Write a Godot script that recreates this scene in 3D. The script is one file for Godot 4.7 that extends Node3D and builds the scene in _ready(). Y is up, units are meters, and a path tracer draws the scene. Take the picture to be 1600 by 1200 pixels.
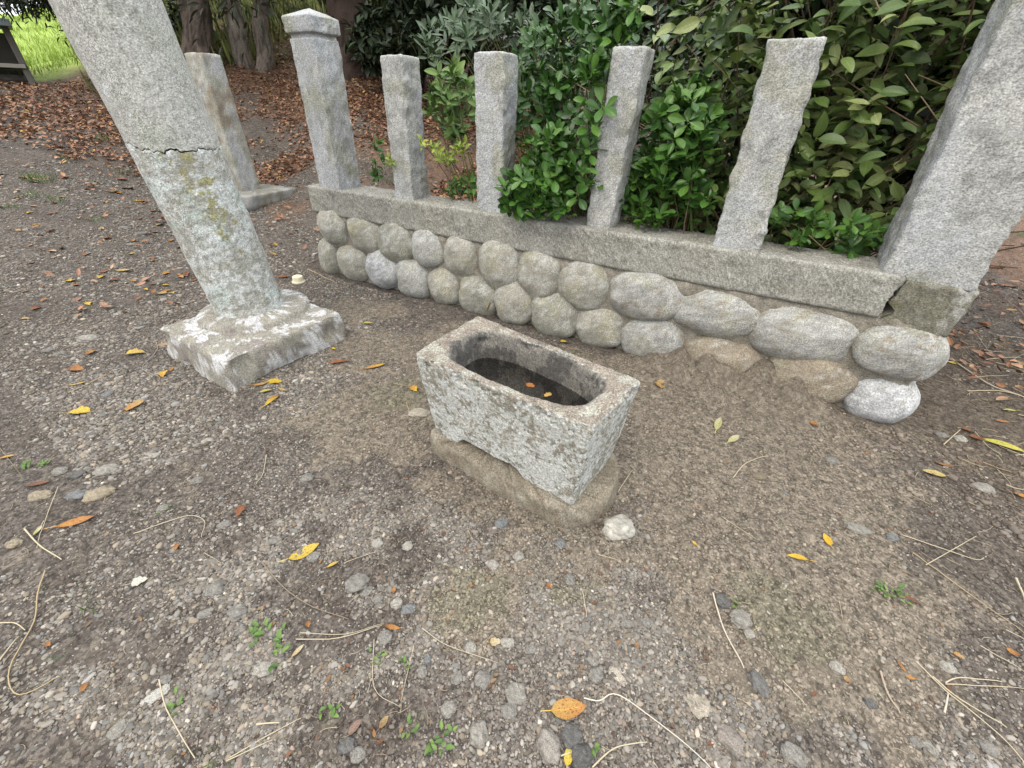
extends Node3D

# ---------------------------------------------------------------- camera (phone, very wide lens)
const FOCAL := 650.0            # in pixels of the 1600 x 1200 photograph
const EYE := Vector3(0, 1.5, 0)
var cam_r: Vector3
var cam_u: Vector3
var cam_f: Vector3

# fence line: A is its far end on the ground, WU runs along it, WN points out of its front
const A := Vector3(-2.048, 0, -4.253)
var WU := Vector3(0.8748, 0, 0.4845)
var WN := Vector3(-0.4845, 0, 0.8748)

var rng := RandomNumberGenerator.new()
var na := FastNoiseLite.new()     # three octaves
var nb := FastNoiseLite.new()     # one octave
var nw := FastNoiseLite.new()     # cellular
var M := {}
var used := {}

# ---------------------------------------------------------------- small helpers
func ray(px: float, py: float) -> Vector3:
	return (cam_r * ((px - 800.0) / FOCAL) - cam_u * ((py - 600.0) / FOCAL) + cam_f).normalized()

func at_y(px: float, py: float, h: float) -> Vector3:
	var d := ray(px, py)
	return EYE + d * ((h - EYE.y) / d.y)

func ground_at(px: float, py: float) -> Vector3:      # walk along the line of sight until it meets the terrain
	var d := ray(px, py)
	var t := 0.5
	var step := 0.02
	while t < 60.0:
		var p := EYE + d * (t + step)
		if p.y < height(p.x, p.z): break
		t += step
		step = 0.02 + t * 0.006
	var lo := t
	var hi := t + step
	for i in 12:
		var m := (lo + hi) * 0.5
		var p := EYE + d * m
		if p.y < height(p.x, p.z): hi = m
		else: lo = m
	var q := EYE + d * hi
	return Vector3(q.x, height(q.x, q.z), q.z)

func pixel_of(p: Vector3) -> Vector2:
	var d := p - EYE
	var z := d.dot(cam_f)
	return Vector2(800.0 + FOCAL * d.dot(cam_r) / z, 600.0 - FOCAL * d.dot(cam_u) / z)

func on_fence(px: float, py: float, off: float) -> Vector3:     # the point of a plane parallel to the fence that a pixel looks at
	var d := ray(px, py)
	return EYE + d * ((A + WN * off - EYE).dot(WN) / d.dot(WN))

func wp(s: float, h: float, off: float) -> Vector3:
	return A + WU * s + WN * off + Vector3(0, h, 0)

func n3(p: Vector3, f: float, o := 0.0) -> float:
	return na.get_noise_3d(p.x * f + o, p.y * f + o * 1.7, p.z * f - o)

func n1(p: Vector3, f: float, o := 0.0) -> float:
	return nb.get_noise_3d(p.x * f + o, p.y * f + o * 1.7, p.z * f - o)

func sm(a: float, b: float, x: float) -> float:
	return smoothstep(a, b, x)

func numbered(called: String, parent: Node) -> String:
	var key := str(parent.get_instance_id()) + called
	var k: int = used.get(key, 0)
	used[key] = k + 1
	return called if k == 0 else "%s_%03d" % [called, k]

func put(called: String, mesh: Mesh, mat: Material, parent: Node = self, xf := Transform3D.IDENTITY) -> MeshInstance3D:
	var o := MeshInstance3D.new()
	o.name = numbered(called, parent)
	o.mesh = mesh
	if mat: o.material_override = mat
	o.transform = xf
	parent.add_child(o, true)
	return o

func thing(called: String, label: String, category: String, at := Vector3.ZERO, group := "") -> Node3D:
	var o := Node3D.new()
	o.name = numbered(called, self)
	o.position = at
	add_child(o, true)
	tag(o, label, category, group)
	return o

func tag(o: Node, label: String, category: String, group := "", kind := "") -> void:
	if label: o.set_meta("label", label)
	if category: o.set_meta("category", category)
	if group: o.set_meta("group", group)
	if kind: o.set_meta("kind", kind)

func mesh_of(P: PackedVector3Array, N: PackedVector3Array, C: PackedColorArray, I: PackedInt32Array, T := PackedVector2Array()) -> ArrayMesh:
	var a := []
	a.resize(Mesh.ARRAY_MAX)
	a[Mesh.ARRAY_VERTEX] = P
	a[Mesh.ARRAY_NORMAL] = N
	if C.size(): a[Mesh.ARRAY_COLOR] = C
	if T.size(): a[Mesh.ARRAY_TEX_UV] = T
	a[Mesh.ARRAY_INDEX] = I
	var m := ArrayMesh.new()
	m.add_surface_from_arrays(Mesh.PRIMITIVE_TRIANGLES, a)
	return m

func smooth_normals(P: PackedVector3Array, I: PackedInt32Array) -> PackedVector3Array:
	var N := PackedVector3Array()
	N.resize(P.size())
	for k in range(0, I.size(), 3):
		var a := P[I[k]]
		var n := (P[I[k + 2]] - a).cross(P[I[k + 1]] - a)
		N[I[k]] += n
		N[I[k + 1]] += n
		N[I[k + 2]] += n
	for k in N.size(): N[k] = N[k].normalized()
	return N

# A skin over rows of points (each row a closed ring). Optional relief along the normal, colour from a callable(p, n).
func loft(rows: Array, colour: Callable, relief = null, caps := true, turn := false) -> ArrayMesh:
	var nr := rows.size()
	var nc: int = rows[0].size()
	var P := PackedVector3Array()
	for r in rows: P.append_array(r)
	var I := PackedInt32Array()
	for r in nr - 1:
		for c in nc:
			var c2 := (c + 1) % nc
			var a := r * nc + c
			var b := r * nc + c2
			var d := a + nc
			var e := b + nc
			I.append_array([a, d, b, b, d, e])
	if caps:
		for k in 2:
			var r: int = 0 if k == 0 else nr - 1
			var m := Vector3.ZERO
			for c in nc: m += P[r * nc + c]
			P.append(m / nc)
			var at := P.size() - 1
			for c in nc:
				var c2 := (c + 1) % nc
				if k == 0: I.append_array([at, r * nc + c, r * nc + c2])
				else: I.append_array([at, r * nc + c2, r * nc + c])
	if turn:
		for k in range(0, I.size(), 3):
			var x := I[k + 1]
			I[k + 1] = I[k + 2]
			I[k + 2] = x
	var N := smooth_normals(P, I)
	if relief != null:
		for k in P.size(): P[k] += N[k] * float(relief.call(P[k], N[k]))
		N = smooth_normals(P, I)
	var C := PackedColorArray()
	C.resize(P.size())
	for k in P.size(): C[k] = colour.call(P[k], N[k])
	return mesh_of(P, N, C, I)

# n points round a polygon whose corners are rounded
func rounded(poly: Array, rad: float, n: int) -> PackedVector2Array:
	var fine := PackedVector2Array()
	var k := poly.size()
	for i in k:
		var p: Vector2 = poly[i]
		var a: Vector2 = poly[(i + k - 1) % k]
		var b: Vector2 = poly[(i + 1) % k]
		var pa := p + (a - p).normalized() * rad
		var pb := p + (b - p).normalized() * rad
		for j in 9:
			var t := j / 8.0
			fine.append(pa.lerp(p, t).lerp(p.lerp(pb, t), t))
	var lens := PackedFloat32Array([0.0])
	for i in fine.size(): lens.append(lens[i] + fine[i].distance_to(fine[(i + 1) % fine.size()]))
	var total := lens[lens.size() - 1]
	var out := PackedVector2Array()
	var j := 0
	for i in n:
		var d := total * i / n
		while lens[j + 1] < d: j += 1
		out.append(fine[j].lerp(fine[(j + 1) % fine.size()], (d - lens[j]) / maxf(lens[j + 1] - lens[j], 1e-6)))
	return out

func ring(shape: PackedVector2Array, o: Vector3, ex: Vector3, ey: Vector3, k := 1.0) -> PackedVector3Array:
	var out := PackedVector3Array()
	for p in shape: out.append(o + ex * (p.x * k) + ey * (p.y * k))
	return out

func tube(pts: PackedVector3Array, r0: float, r1: float, sides := 6, knobby := 0.0) -> ArrayMesh:
	var rows := []
	var n := pts.size()
	var side := Vector3.UP.cross(pts[n - 1] - pts[0])
	if side.length() < 0.01: side = Vector3.RIGHT
	for i in n:
		var d := (pts[mini(i + 1, n - 1)] - pts[maxi(i - 1, 0)]).normalized()
		var x := (side - d * side.dot(d)).normalized()
		side = x
		var y := d.cross(x)
		var r := lerpf(r0, r1, float(i) / (n - 1)) * (1.0 + knobby * sin(i * 2.7))
		var row := PackedVector3Array()
		for k in sides: row.append(pts[i] + (x * cos(TAU * k / sides) + y * sin(TAU * k / sides)) * r)
		rows.append(row)
	return loft(rows, func(_p, _n): return Color.WHITE)

# ---------------------------------------------------------------- materials
func grain(size: int, f1: float, f2: float, lo: float, hi: float, seed_: int, contrast := 1.6) -> ImageTexture:
	var a := FastNoiseLite.new()
	a.seed = seed_
	a.noise_type = FastNoiseLite.TYPE_SIMPLEX_SMOOTH
	a.frequency = f1
	a.fractal_octaves = 2
	var b := FastNoiseLite.new()
	b.seed = seed_ + 9
	b.noise_type = FastNoiseLite.TYPE_CELLULAR
	b.cellular_return_type = FastNoiseLite.RETURN_CELL_VALUE
	b.frequency = f2
	var da := a.get_seamless_image(size, size).get_data()
	var db := b.get_seamless_image(size, size).get_data()
	var out := PackedByteArray()
	out.resize(size * size)
	for i in size * size:
		var v := (da[i] * 0.55 + db[i] * 0.45) / 255.0
		v = clampf((v - 0.5) * contrast + 0.5, 0.0, 1.0)
		out[i] = int(255.0 * (lo + (hi - lo) * v))
	var im := Image.create_from_data(size, size, false, Image.FORMAT_L8, out)
	im.convert(Image.FORMAT_RGB8)
	return ImageTexture.create_from_image(im)

func grit(size: int) -> ImageTexture:
	var layers := []
	for e in [[FastNoiseLite.TYPE_SIMPLEX_SMOOTH, 0.22], [FastNoiseLite.TYPE_CELLULAR, 0.085], [FastNoiseLite.TYPE_CELLULAR, 0.034]]:
		var n := FastNoiseLite.new()
		n.seed = 21 + layers.size()
		n.noise_type = e[0]
		n.frequency = e[1]
		n.fractal_octaves = 2
		n.cellular_return_type = FastNoiseLite.RETURN_CELL_VALUE
		if layers.size() > 0: n.fractal_type = FastNoiseLite.FRACTAL_NONE
		layers.append(n.get_seamless_image(size, size).get_data())
	var a: PackedByteArray = layers[0]
	var b: PackedByteArray = layers[1]
	var c: PackedByteArray = layers[2]
	var out := PackedByteArray()
	out.resize(size * size)
	for i in size * size:
		var v := (a[i] * 0.3 + b[i] * 0.4 + c[i] * 0.3) / 255.0
		out[i] = int(255.0 * clampf(0.77 + (v - 0.5) * 0.85, 0.35, 1.0))
	var im := Image.create_from_data(size, size, false, Image.FORMAT_L8, out)
	im.convert(Image.FORMAT_RGB8)
	return ImageTexture.create_from_image(im)

func rough_mat(tex: Texture2D, tile: float, bump: float, rough := 0.92) -> StandardMaterial3D:
	var m := StandardMaterial3D.new()
	m.vertex_color_use_as_albedo = true
	m.albedo_texture = tex
	m.uv1_triplanar = true
	m.uv1_world_triplanar = true
	m.uv1_scale = Vector3.ONE / tile
	m.roughness = rough
	m.metallic_specular = 0.3
	if bump > 0.0:
		m.heightmap_enabled = true
		m.heightmap_texture = tex
		m.heightmap_scale = bump
	return m

func plain_mat(c: Color, rough := 0.85, tinted := false) -> StandardMaterial3D:
	var m := StandardMaterial3D.new()
	m.albedo_color = c.linear_to_srgb()
	m.roughness = rough
	m.metallic_specular = 0.3
	m.vertex_color_use_as_albedo = tinted
	return m

func vein_texture(seed_: int, veins: int, dry: float) -> ImageTexture:
	var w := 64
	var h := 128
	var im := Image.create(w, h, false, Image.FORMAT_RGB8)
	for y in h:
		for x in w:
			var u := absf((x + 0.5) / w * 2.0 - 1.0)
			var v := (y + 0.5) / h
			var side := fposmod((v - u * 0.22) * veins, 1.0)
			var vein := maxf(1.0 - sm(0.0, 0.09, u), (1.0 - sm(0.0, 0.16, minf(side, 1.0 - side))) * 0.6 * (1.0 - u))
			var blot := nb.get_noise_3d(x * 0.09, y * 0.09, seed_ * 7.0) * 0.5 + na.get_noise_3d(x * 0.3, y * 0.3, seed_ * 3.0) * 0.4
			var c := Color(0.8, 0.8, 0.8).lerp(Color(1, 1, 0.9), vein * 0.75)
			c = c * (1.0 + blot * (0.16 + dry * 0.3))
			if dry > 0.0:
				var spot := sm(0.12, 0.4, blot) * dry
				c = c.lerp(Color(0.42, 0.26, 0.14), spot)
			im.set_pixel(x, y, c.clamp())
	return ImageTexture.create_from_image(im)

func leaf_mat(c: Color, tex: Texture2D, rough: float, glow: float) -> StandardMaterial3D:
	var m := StandardMaterial3D.new()
	m.albedo_color = c.linear_to_srgb()
	m.albedo_texture = tex
	m.roughness = rough
	m.metallic_specular = 0.4
	m.cull_mode = BaseMaterial3D.CULL_DISABLED
	m.vertex_color_use_as_albedo = true
	if glow > 0.0:
		m.backlight_enabled = true
		m.backlight = (c * glow).linear_to_srgb()
	return m

# one leaf, stalk at the origin, growing along +z, upper side +y; kind 0 oval, 1 widest near the tip, 2 lobed, 3 narrow
func leaf_mesh(length: float, width: float, kind: int, fold: float, curl: float, stalk: float, seed_: int, twist := 0.0, colours := []) -> ArrayMesh:
	var r := RandomNumberGenerator.new()
	r.seed = seed_
	var nt := 12 if kind == 2 else 8
	var across := [-1.0, -0.55, 0.0, 0.55, 1.0]
	var P := PackedVector3Array()
	var T := PackedVector2Array()
	var C := PackedColorArray()
	var I := PackedInt32Array()
	var z := stalk
	var y := 0.0
	var ang := -curl * 0.35
	for i in nt + 1:
		var t := float(i) / nt
		var w := 0.0
		match kind:
			0: w = pow(sin(PI * pow(t, 0.82)), 0.8)
			1: w = pow(sin(PI * pow(t, 1.5)), 0.75)
			2: w = pow(sin(PI * pow(t, 0.7)), 0.7) * (0.62 + 0.38 * absf(sin(t * 9.0 + r.randf())))
			3: w = pow(sin(PI * t), 0.9)
		w = maxf(w, 0.015)
		if i > 0:
			z += cos(ang) * length / nt
			y += sin(ang) * length / nt
			ang += curl / nt
		for a in across:
			var aa: float = a
			var wob := r.randf_range(-0.06, 0.06) * absf(aa)
			var x: float = aa * w * width * 0.5 * cos(fold)
			var lift := absf(aa) * w * width * 0.5 * sin(fold) + twist * aa * (t - 0.4) * width * 0.5 + wob * width * 0.4
			P.append(Vector3(x, y + lift * cos(ang), z - lift * sin(ang) + (absf(aa) * length * 0.05 if kind == 2 else 0.0)))
			T.append(Vector2(aa * 0.5 + 0.5, t))
			C.append(Color.WHITE if colours.is_empty() else (colours[0] as Color).lerp(colours[1], clampf(t * 0.9 + r.randf_range(-0.3, 0.3), 0, 1)))
	for i in nt:
		for k in 4:
			var a := i * 5 + k
			I.append_array([a, a + 5, a + 1, a + 1, a + 5, a + 6])
	if stalk > 0.0:
		var s := P.size()
		for q in [[-1, 0.0], [1, 0.0], [-1, 1.0], [1, 1.0]]:
			P.append(Vector3(q[0] * length * 0.011, 0.002 + length * 0.05 * (1.0 - q[1]), stalk * q[1] * 1.04))
			T.append(Vector2(0.5, 0.5))
			C.append(Color(0.9, 0.8, 0.6) if colours.is_empty() else colours[0])
		I.append_array([s, s + 2, s + 1, s + 1, s + 2, s + 3])
	return mesh_of(P, smooth_normals(P, I), C, I, T)

# rounded, slightly faceted stone of unit radius
func stone_mesh(nu: int, nv: int, seed_: int, rough: float, square: float, colour: Callable) -> ArrayMesh:
	var rows := []
	for v in range(1, nv):
		var th := PI * v / nv
		var row := PackedVector3Array()
		for u in nu:
			var ph := TAU * u / nu
			var d := Vector3(-cos(th), sin(th) * sin(ph), sin(th) * cos(ph))
			var e := pow(pow(absf(d.x), square) + pow(absf(d.y), square) + pow(absf(d.z), square), -1.0 / square)
			row.append(d * e * (1.0 + rough * n1(d, 1.3, seed_ * 3.1) + rough * 0.4 * n1(d, 3.0, seed_ * 5.7)))
		rows.append(row)
	return loft(rows, colour)

# ---------------------------------------------------------------- terrain
const HR := [0.0, 4.5, 6.0, 8.0, 10.0, 13.0, 16.0, 20.0, 30.0, 60.0, 300.0]
const HA := [-1.6, -0.80, -0.64, -0.49, -0.30, 0.15, 0.6, 1.3]
const HT := [
	[0.0, 0.0, 0.1, 0.3, 0.5, 0.8, 1.0, 1.2, 1.5, 2.0, 4.0],
	[0.0, 0.0, 0.2, 0.52, 0.94, 1.4, 1.75, 2.06, 3.5, 6.0, 12.0],
	[0.0, 0.0, 0.15, 0.38, 0.8, 1.5, 2.1, 2.7, 4.6, 8.0, 14.0],
	[0.0, 0.0, 0.15, 0.45, 1.1, 2.07, 3.3, 5.0, 9.0, 14.0, 18.0],
	[0.0, 0.0, 0.45, 1.15, 1.77, 2.6, 3.7, 5.4, 9.5, 14.0, 18.0],
	[0.0, 0.0, 0.4, 1.0, 1.5, 2.1, 2.9, 4.0, 7.0, 11.0, 16.0],
	[0.0, 0.0, 0.1, 0.25, 0.4, 0.6, 0.9, 1.2, 2.0, 4.0, 8.0],
	[0.0, 0.0, 0.03, 0.06, 0.1, 0.2, 0.3, 0.4, 0.6, 1.0, 3.0]]

func height(x: float, z: float) -> float:
	var r := sqrt(x * x + z * z)
	var h := 0.0
	if z < 0.0 and r > 4.0:
		var ph := clampf(atan2(x, -z), HA[0] + 0.001, HA[7] - 0.001)
		var i := 0
		while HA[i + 1] < ph: i += 1
		var t: float = sm(0.0, 1.0, (ph - HA[i]) / (HA[i + 1] - HA[i]))
		var j := 0
		while j < 9 and HR[j + 1] < r: j += 1
		var k: float = clampf((r - HR[j]) / (HR[j + 1] - HR[j]), 0.0, 1.0)
		h = lerpf(lerpf(HT[i][j], HT[i][j + 1], k), lerpf(HT[i + 1][j], HT[i + 1][j + 1], k), t)
	var s := (x - A.x) * WU.x + (z - A.z) * WU.z
	var d := (x - A.x) * WN.x + (z - A.z) * WN.z          # in front of the fence
	if d < -0.05 and s > -0.5 and s < 5.3:
		var b := sm(-0.12, -0.26, d) * sm(-0.2, 0.9, s) * (1.0 - sm(4.5, 4.72, s))
		h = lerpf(h, maxf(h, 0.56), b)
	if d > -0.2 and d < 0.6 and s > 0.5 and s < 5.5:
		h += (0.05 * sm(0.55, 0.05, d) + 0.085 * sm(0.24, 0.0, d)) * sm(3.1, 3.8, s) * (1.0 - sm(4.35, 4.65, s)) * (1.0 + 0.6 * nb.get_noise_2d(x * 5.0, z * 5.0))
	h += nb.get_noise_2d(x * 1.1, z * 1.1) * 0.012 + na.get_noise_2d(x * 7.0, z * 7.0) * 0.005
	if r > 6.0: h += nb.get_noise_2d(x * 0.35 + 9.0, z * 0.35) * 0.012 * (r - 6.0)
	return h

const SOIL := [[-0.75, -1.93, 0.42], [0.95, -1.5, 0.6], [1.15, -1.0, 0.5], [0.2, -1.45, 0.5], [-0.37, -2.55, 0.5], [1.56, -2.04, 0.5], [0.3, -2.3, 0.5],
	[1.0, -0.72, 0.32], [-0.13, -0.8, 0.15], [-1.0, -2.6, 0.35], [0.9, -2.1, 0.5], [1.5, -1.4, 0.4], [2.6, -2.0, 0.5], [-1.3, -3.3, 0.3]]

# 1 where bare trodden soil shows, 0 where gravel lies
func soil(x: float, z: float) -> float:
	var best := 0.0
	for e in SOIL:
		var q: float = 1.0 - Vector2(x - e[0], z - e[1]).length() / (e[2] * 1.5)
		best = maxf(best, q)
	return clampf(sm(0.12, 0.42, best + na.get_noise_2d(x * 2.2, z * 2.2) * 0.42 + na.get_noise_2d(x * 9.0, z * 9.0) * 0.16), 0.0, 1.0)

func ground_colour(x: float, z: float, h: float) -> Color:
	var r := sqrt(x * x + z * z)
	var ph := atan2(x, -z)
	var g := Color(0.13, 0.112, 0.097)
	var s := soil(x, z) if r < 5.0 else 0.0
	g = g.lerp(Color(0.225, 0.19, 0.149), s * 0.85)
	var p := na.get_noise_2d(x * 1.7 + 30.0, z * 1.7)
	g = g.lerp(Color(0.10, 0.084, 0.07), sm(0.02, 0.4, p) * 0.55 * (1.0 - s * 0.8))
	if r < 5.0:      # thin moss on the trodden soil
		var q := 0.0
		for e in [[-0.13, -0.82, 0.14], [0.22, -0.84, 0.07], [0.98, -0.78, 0.16], [0.35, -0.83, 0.06], [-0.4, -2.7, 0.2], [-0.7, -2.1, 0.18]]:
			q = maxf(q, 1.0 - Vector2(x - e[0], z - e[1]).length() / (e[2] * 1.4))
		var mossy := sm(0.15, 0.5, q + na.get_noise_2d(x * 8.0, z * 8.0 + 50.0) * 0.5)
		g = g.lerp(Color(0.165, 0.155, 0.107), mossy * 0.6)
		if x > 1.6: g = g.lerp(Color(0.125, 0.1, 0.077), sm(1.7, 2.6, x) * 0.8)
	else:
		var litter := sm(5.0, 7.0, r) * sm(-0.86, -0.6, ph) * sm(-0.3, 0.3, na.get_noise_2d(x * 0.6, z * 0.6) + (r - 9.5) * 0.12 + sm(-0.55, -0.3, ph) * 0.5)
		if ph < -0.52: litter *= sm(8.0, 11.0, r)
		g = g.lerp(Color(0.2, 0.125, 0.085), litter * 0.85)
		var green := sm(13.0, 17.0, r + na.get_noise_2d(x * 0.4, z * 0.4 + 7.0) * 4.0) * sm(-0.72, -0.55, ph)
		g = g.lerp(Color(0.14, 0.16, 0.045), green)
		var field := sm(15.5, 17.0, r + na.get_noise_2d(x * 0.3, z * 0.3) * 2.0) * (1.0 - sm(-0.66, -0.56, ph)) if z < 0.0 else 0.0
		g = g.lerp(Color(0.40, 0.54, 0.12), field)  # field green painted extra bright in place of stronger open-sky light
	var v := 1.12 + na.get_noise_2d(x * 22.0, z * 22.0) * 0.3 + na.get_noise_2d(x * 60.0, z * 60.0) * 0.35
	return Color(g.r * v, g.g * v, g.b * v)

func build_ground() -> void:
	var radii := PackedFloat32Array()
	var r := 0.12
	while r < 280.0:
		radii.append(r)
		r *= 1.0085 if r < 6.0 else (1.02 if r < 25.0 else 1.09)
	var angs := PackedFloat32Array()
	var a := -PI
	while a < PI - 0.004:
		angs.append(a)
		a += 0.0085 if absf(a) < 1.28 else 0.06
	var nr := radii.size()
	var nc := angs.size()
	var P := PackedVector3Array()
	var C := PackedColorArray()
	P.resize(nr * nc)
	C.resize(nr * nc)
	for i in nr:
		for k in nc:
			var x := sin(angs[k]) * radii[i]
			var z := -cos(angs[k]) * radii[i]
			var h := height(x, z)
			P[i * nc + k] = Vector3(x, h, z)
			C[i * nc + k] = ground_colour(x, z, h)
	var I := PackedInt32Array()
	I.resize((nr - 1) * nc * 6)
	var at := 0
	for i in nr - 1:
		for k in nc:
			var k2 := (k + 1) % nc
			var p := i * nc + k
			var q := i * nc + k2
			for e in [p, p + nc, q, q, p + nc, q + nc]:
				I[at] = e
				at += 1
	P.append(Vector3(0, height(0, 0), 0))
	C.append(ground_colour(0, 0, 0))
	for k in nc: I.append_array([P.size() - 1, k, (k + 1) % nc])
	var g := put("ground", mesh_of(P, smooth_normals(P, I), C, I), M.soil)
	tag(g, "trodden brown earth and grey gravel ground rising to a bank behind", "ground", "", "structure")

func multi(called: String, mesh: Mesh, mat: Material, xf: Array, cols: PackedColorArray, parent: Node) -> MultiMeshInstance3D:
	var mm := MultiMesh.new()
	mm.transform_format = MultiMesh.TRANSFORM_3D
	mm.use_colors = true
	mm.mesh = mesh
	mm.instance_count = xf.size()
	for i in xf.size():
		mm.set_instance_transform(i, xf[i])
		mm.set_instance_color(i, cols[i])
	var o := MultiMeshInstance3D.new()
	o.name = numbered(called, parent)
	o.multimesh = mm
	o.material_override = mat
	parent.add_child(o, true)
	o.set_meta("kind", "stuff")
	return o

func pebble_colour(r: RandomNumberGenerator) -> Color:
	var v := exp(r.randfn(-1.92, 0.33))
	var k := r.randf()
	var c := Color(1.03, 0.97, 0.9)
	if k < 0.25: c = Color(1.07, 0.94, 0.78)
	elif k < 0.36: c = Color(0.97, 0.985, 0.99)
	elif k < 0.38: c = Color(1.1, 0.85, 0.72)
	if r.randf() < 0.015: v *= 1.35
	return Color(c.r * v, c.g * v * 0.96, c.b * v * 0.9)

func build_gravel() -> void:
	var r := RandomNumberGenerator.new()
	r.seed = 41
	var shapes := []
	for k in 4: shapes.append(stone_mesh(9, 6, k + 3, 0.3, 2.5, func(_p, _n): return Color.WHITE))
	var xf := [[], [], [], []]
	var cols := [PackedColorArray(), PackedColorArray(), PackedColorArray(), PackedColorArray()]
	for i in 380000:
		var d := 0.0
		if i % 3 == 0: d = sqrt(r.randf()) * 1.5
		else: d = exp(lerpf(log(0.7), log(11.0), r.randf()))
		var ph := r.randf_range(-1.5, 1.5)
		var x := sin(ph) * d
		var z := -cos(ph) * d
		if (x - A.x) * WN.x + (z - A.z) * WN.z < 0.03 and (x - A.x) * WU.x + (z - A.z) * WU.z > -0.2: 
			if (x - A.x) * WU.x + (z - A.z) * WU.z < 4.9: continue
		if Vector2(x + 1.84, z + 2.67).length() < 0.42: continue
		var bare := soil(x, z)
		var clump := na.get_noise_2d(x * 3.0 + 70.0, z * 3.0) + na.get_noise_2d(x * 0.8, z * 0.8 + 20.0) * 0.8
		var keep := clampf(0.52 + clump * 1.5, 0.05, 0.95) * (1.0 - 0.95 * bare)
		if x > 1.5: keep *= 0.8
		if r.randf() > keep: continue
		var s := clampf(exp(r.randfn(-6.08, 0.47)), 0.0012, 0.009)
		s *= 1.0 + 0.10 * minf(d, 3.0) + 0.28 * maxf(0.0, minf(d, 9.0) - 3.0)
		if x < -0.6 and z > -1.1: s *= 1.12
		var k := r.randi() % 4
		var b := Basis(Vector3.UP, r.randf() * TAU) * Basis(Vector3.RIGHT, r.randfn(0, 0.22)) * Basis.from_scale(Vector3(s * r.randf_range(1.0, 1.5), s * r.randf_range(0.5, 0.8), s * r.randf_range(0.75, 1.05)))
		xf[k].append(Transform3D(b, Vector3(x, height(x, z) + s * 0.05, z)))
		cols[k].append(pebble_colour(r))
	for i in 90000:
		var d := exp(lerpf(log(2.2), log(9.0), r.randf()))
		var ph := r.randf_range(-0.98, -0.3)
		var x := sin(ph) * d
		var z := -cos(ph) * d
		if (x - A.x) * WN.x + (z - A.z) * WN.z < 0.03 and (x - A.x) * WU.x + (z - A.z) * WU.z > -0.2: continue
		if Vector2(x + 1.84, z + 2.67).length() < 0.42 or r.randf() < soil(x, z) * 0.9: continue
		if r.randf() > 0.7 + na.get_noise_2d(x * 1.5, z * 1.5) * 1.2: continue
		var s := clampf(exp(r.randfn(-5.7, 0.5)), 0.002, 0.014) * (0.8 + 0.1 * d)
		var k := r.randi() % 4
		var b := Basis(Vector3.UP, r.randf() * TAU) * Basis(Vector3.RIGHT, r.randfn(0, 0.22)) * Basis.from_scale(Vector3(s * r.randf_range(1.0, 1.6), s * r.randf_range(0.5, 0.9), s))
		xf[k].append(Transform3D(b, Vector3(x, height(x, z) + s * 0.1, z)))
		cols[k].append(pebble_colour(r))
	var o := thing("gravel", "fine grey gravel strewn over the ground", "gravel")
	o.set_meta("kind", "stuff")
	for k in 4: multi("pebbles", shapes[k], M.pebble, xf[k], cols[k], o)
	# crumbs of soil
	xf = []
	var cc := PackedColorArray()
	for i in 90000:
		var d := exp(lerpf(log(0.45), log(6.0), r.randf()))
		var ph := r.randf_range(-1.1, 1.45)
		var x := sin(ph) * d
		var z := -cos(ph) * d
		if (x - A.x) * WN.x + (z - A.z) * WN.z < 0.0: continue
		if r.randf() > 0.25 + soil(x, z) * 0.6 + sm(1.6, 2.2, x) * 0.5: continue
		var s := clampf(exp(r.randfn(-6.25, 0.5)), 0.0008, 0.006) * (1.0 + 0.1 * d) * (1.0 + 1.6 * sm(1.5, 2.3, x) * r.randf())
		xf.append(Transform3D(Basis(Vector3.UP, r.randf() * TAU) * Basis.from_scale(Vector3(s * 1.2, s * 0.7, s)), Vector3(x, height(x, z) + s * 0.2, z)))
		var g := ground_colour(x, z, 0.0) * r.randf_range(0.6, 1.15)
		cc.append(g)
	var e := thing("soil_crumbs", "loose brown crumbs of earth on the bare ground", "soil")
	e.set_meta("kind", "stuff")
	multi("crumbs", shapes[1], M.pebble, xf, cc, e)

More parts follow.
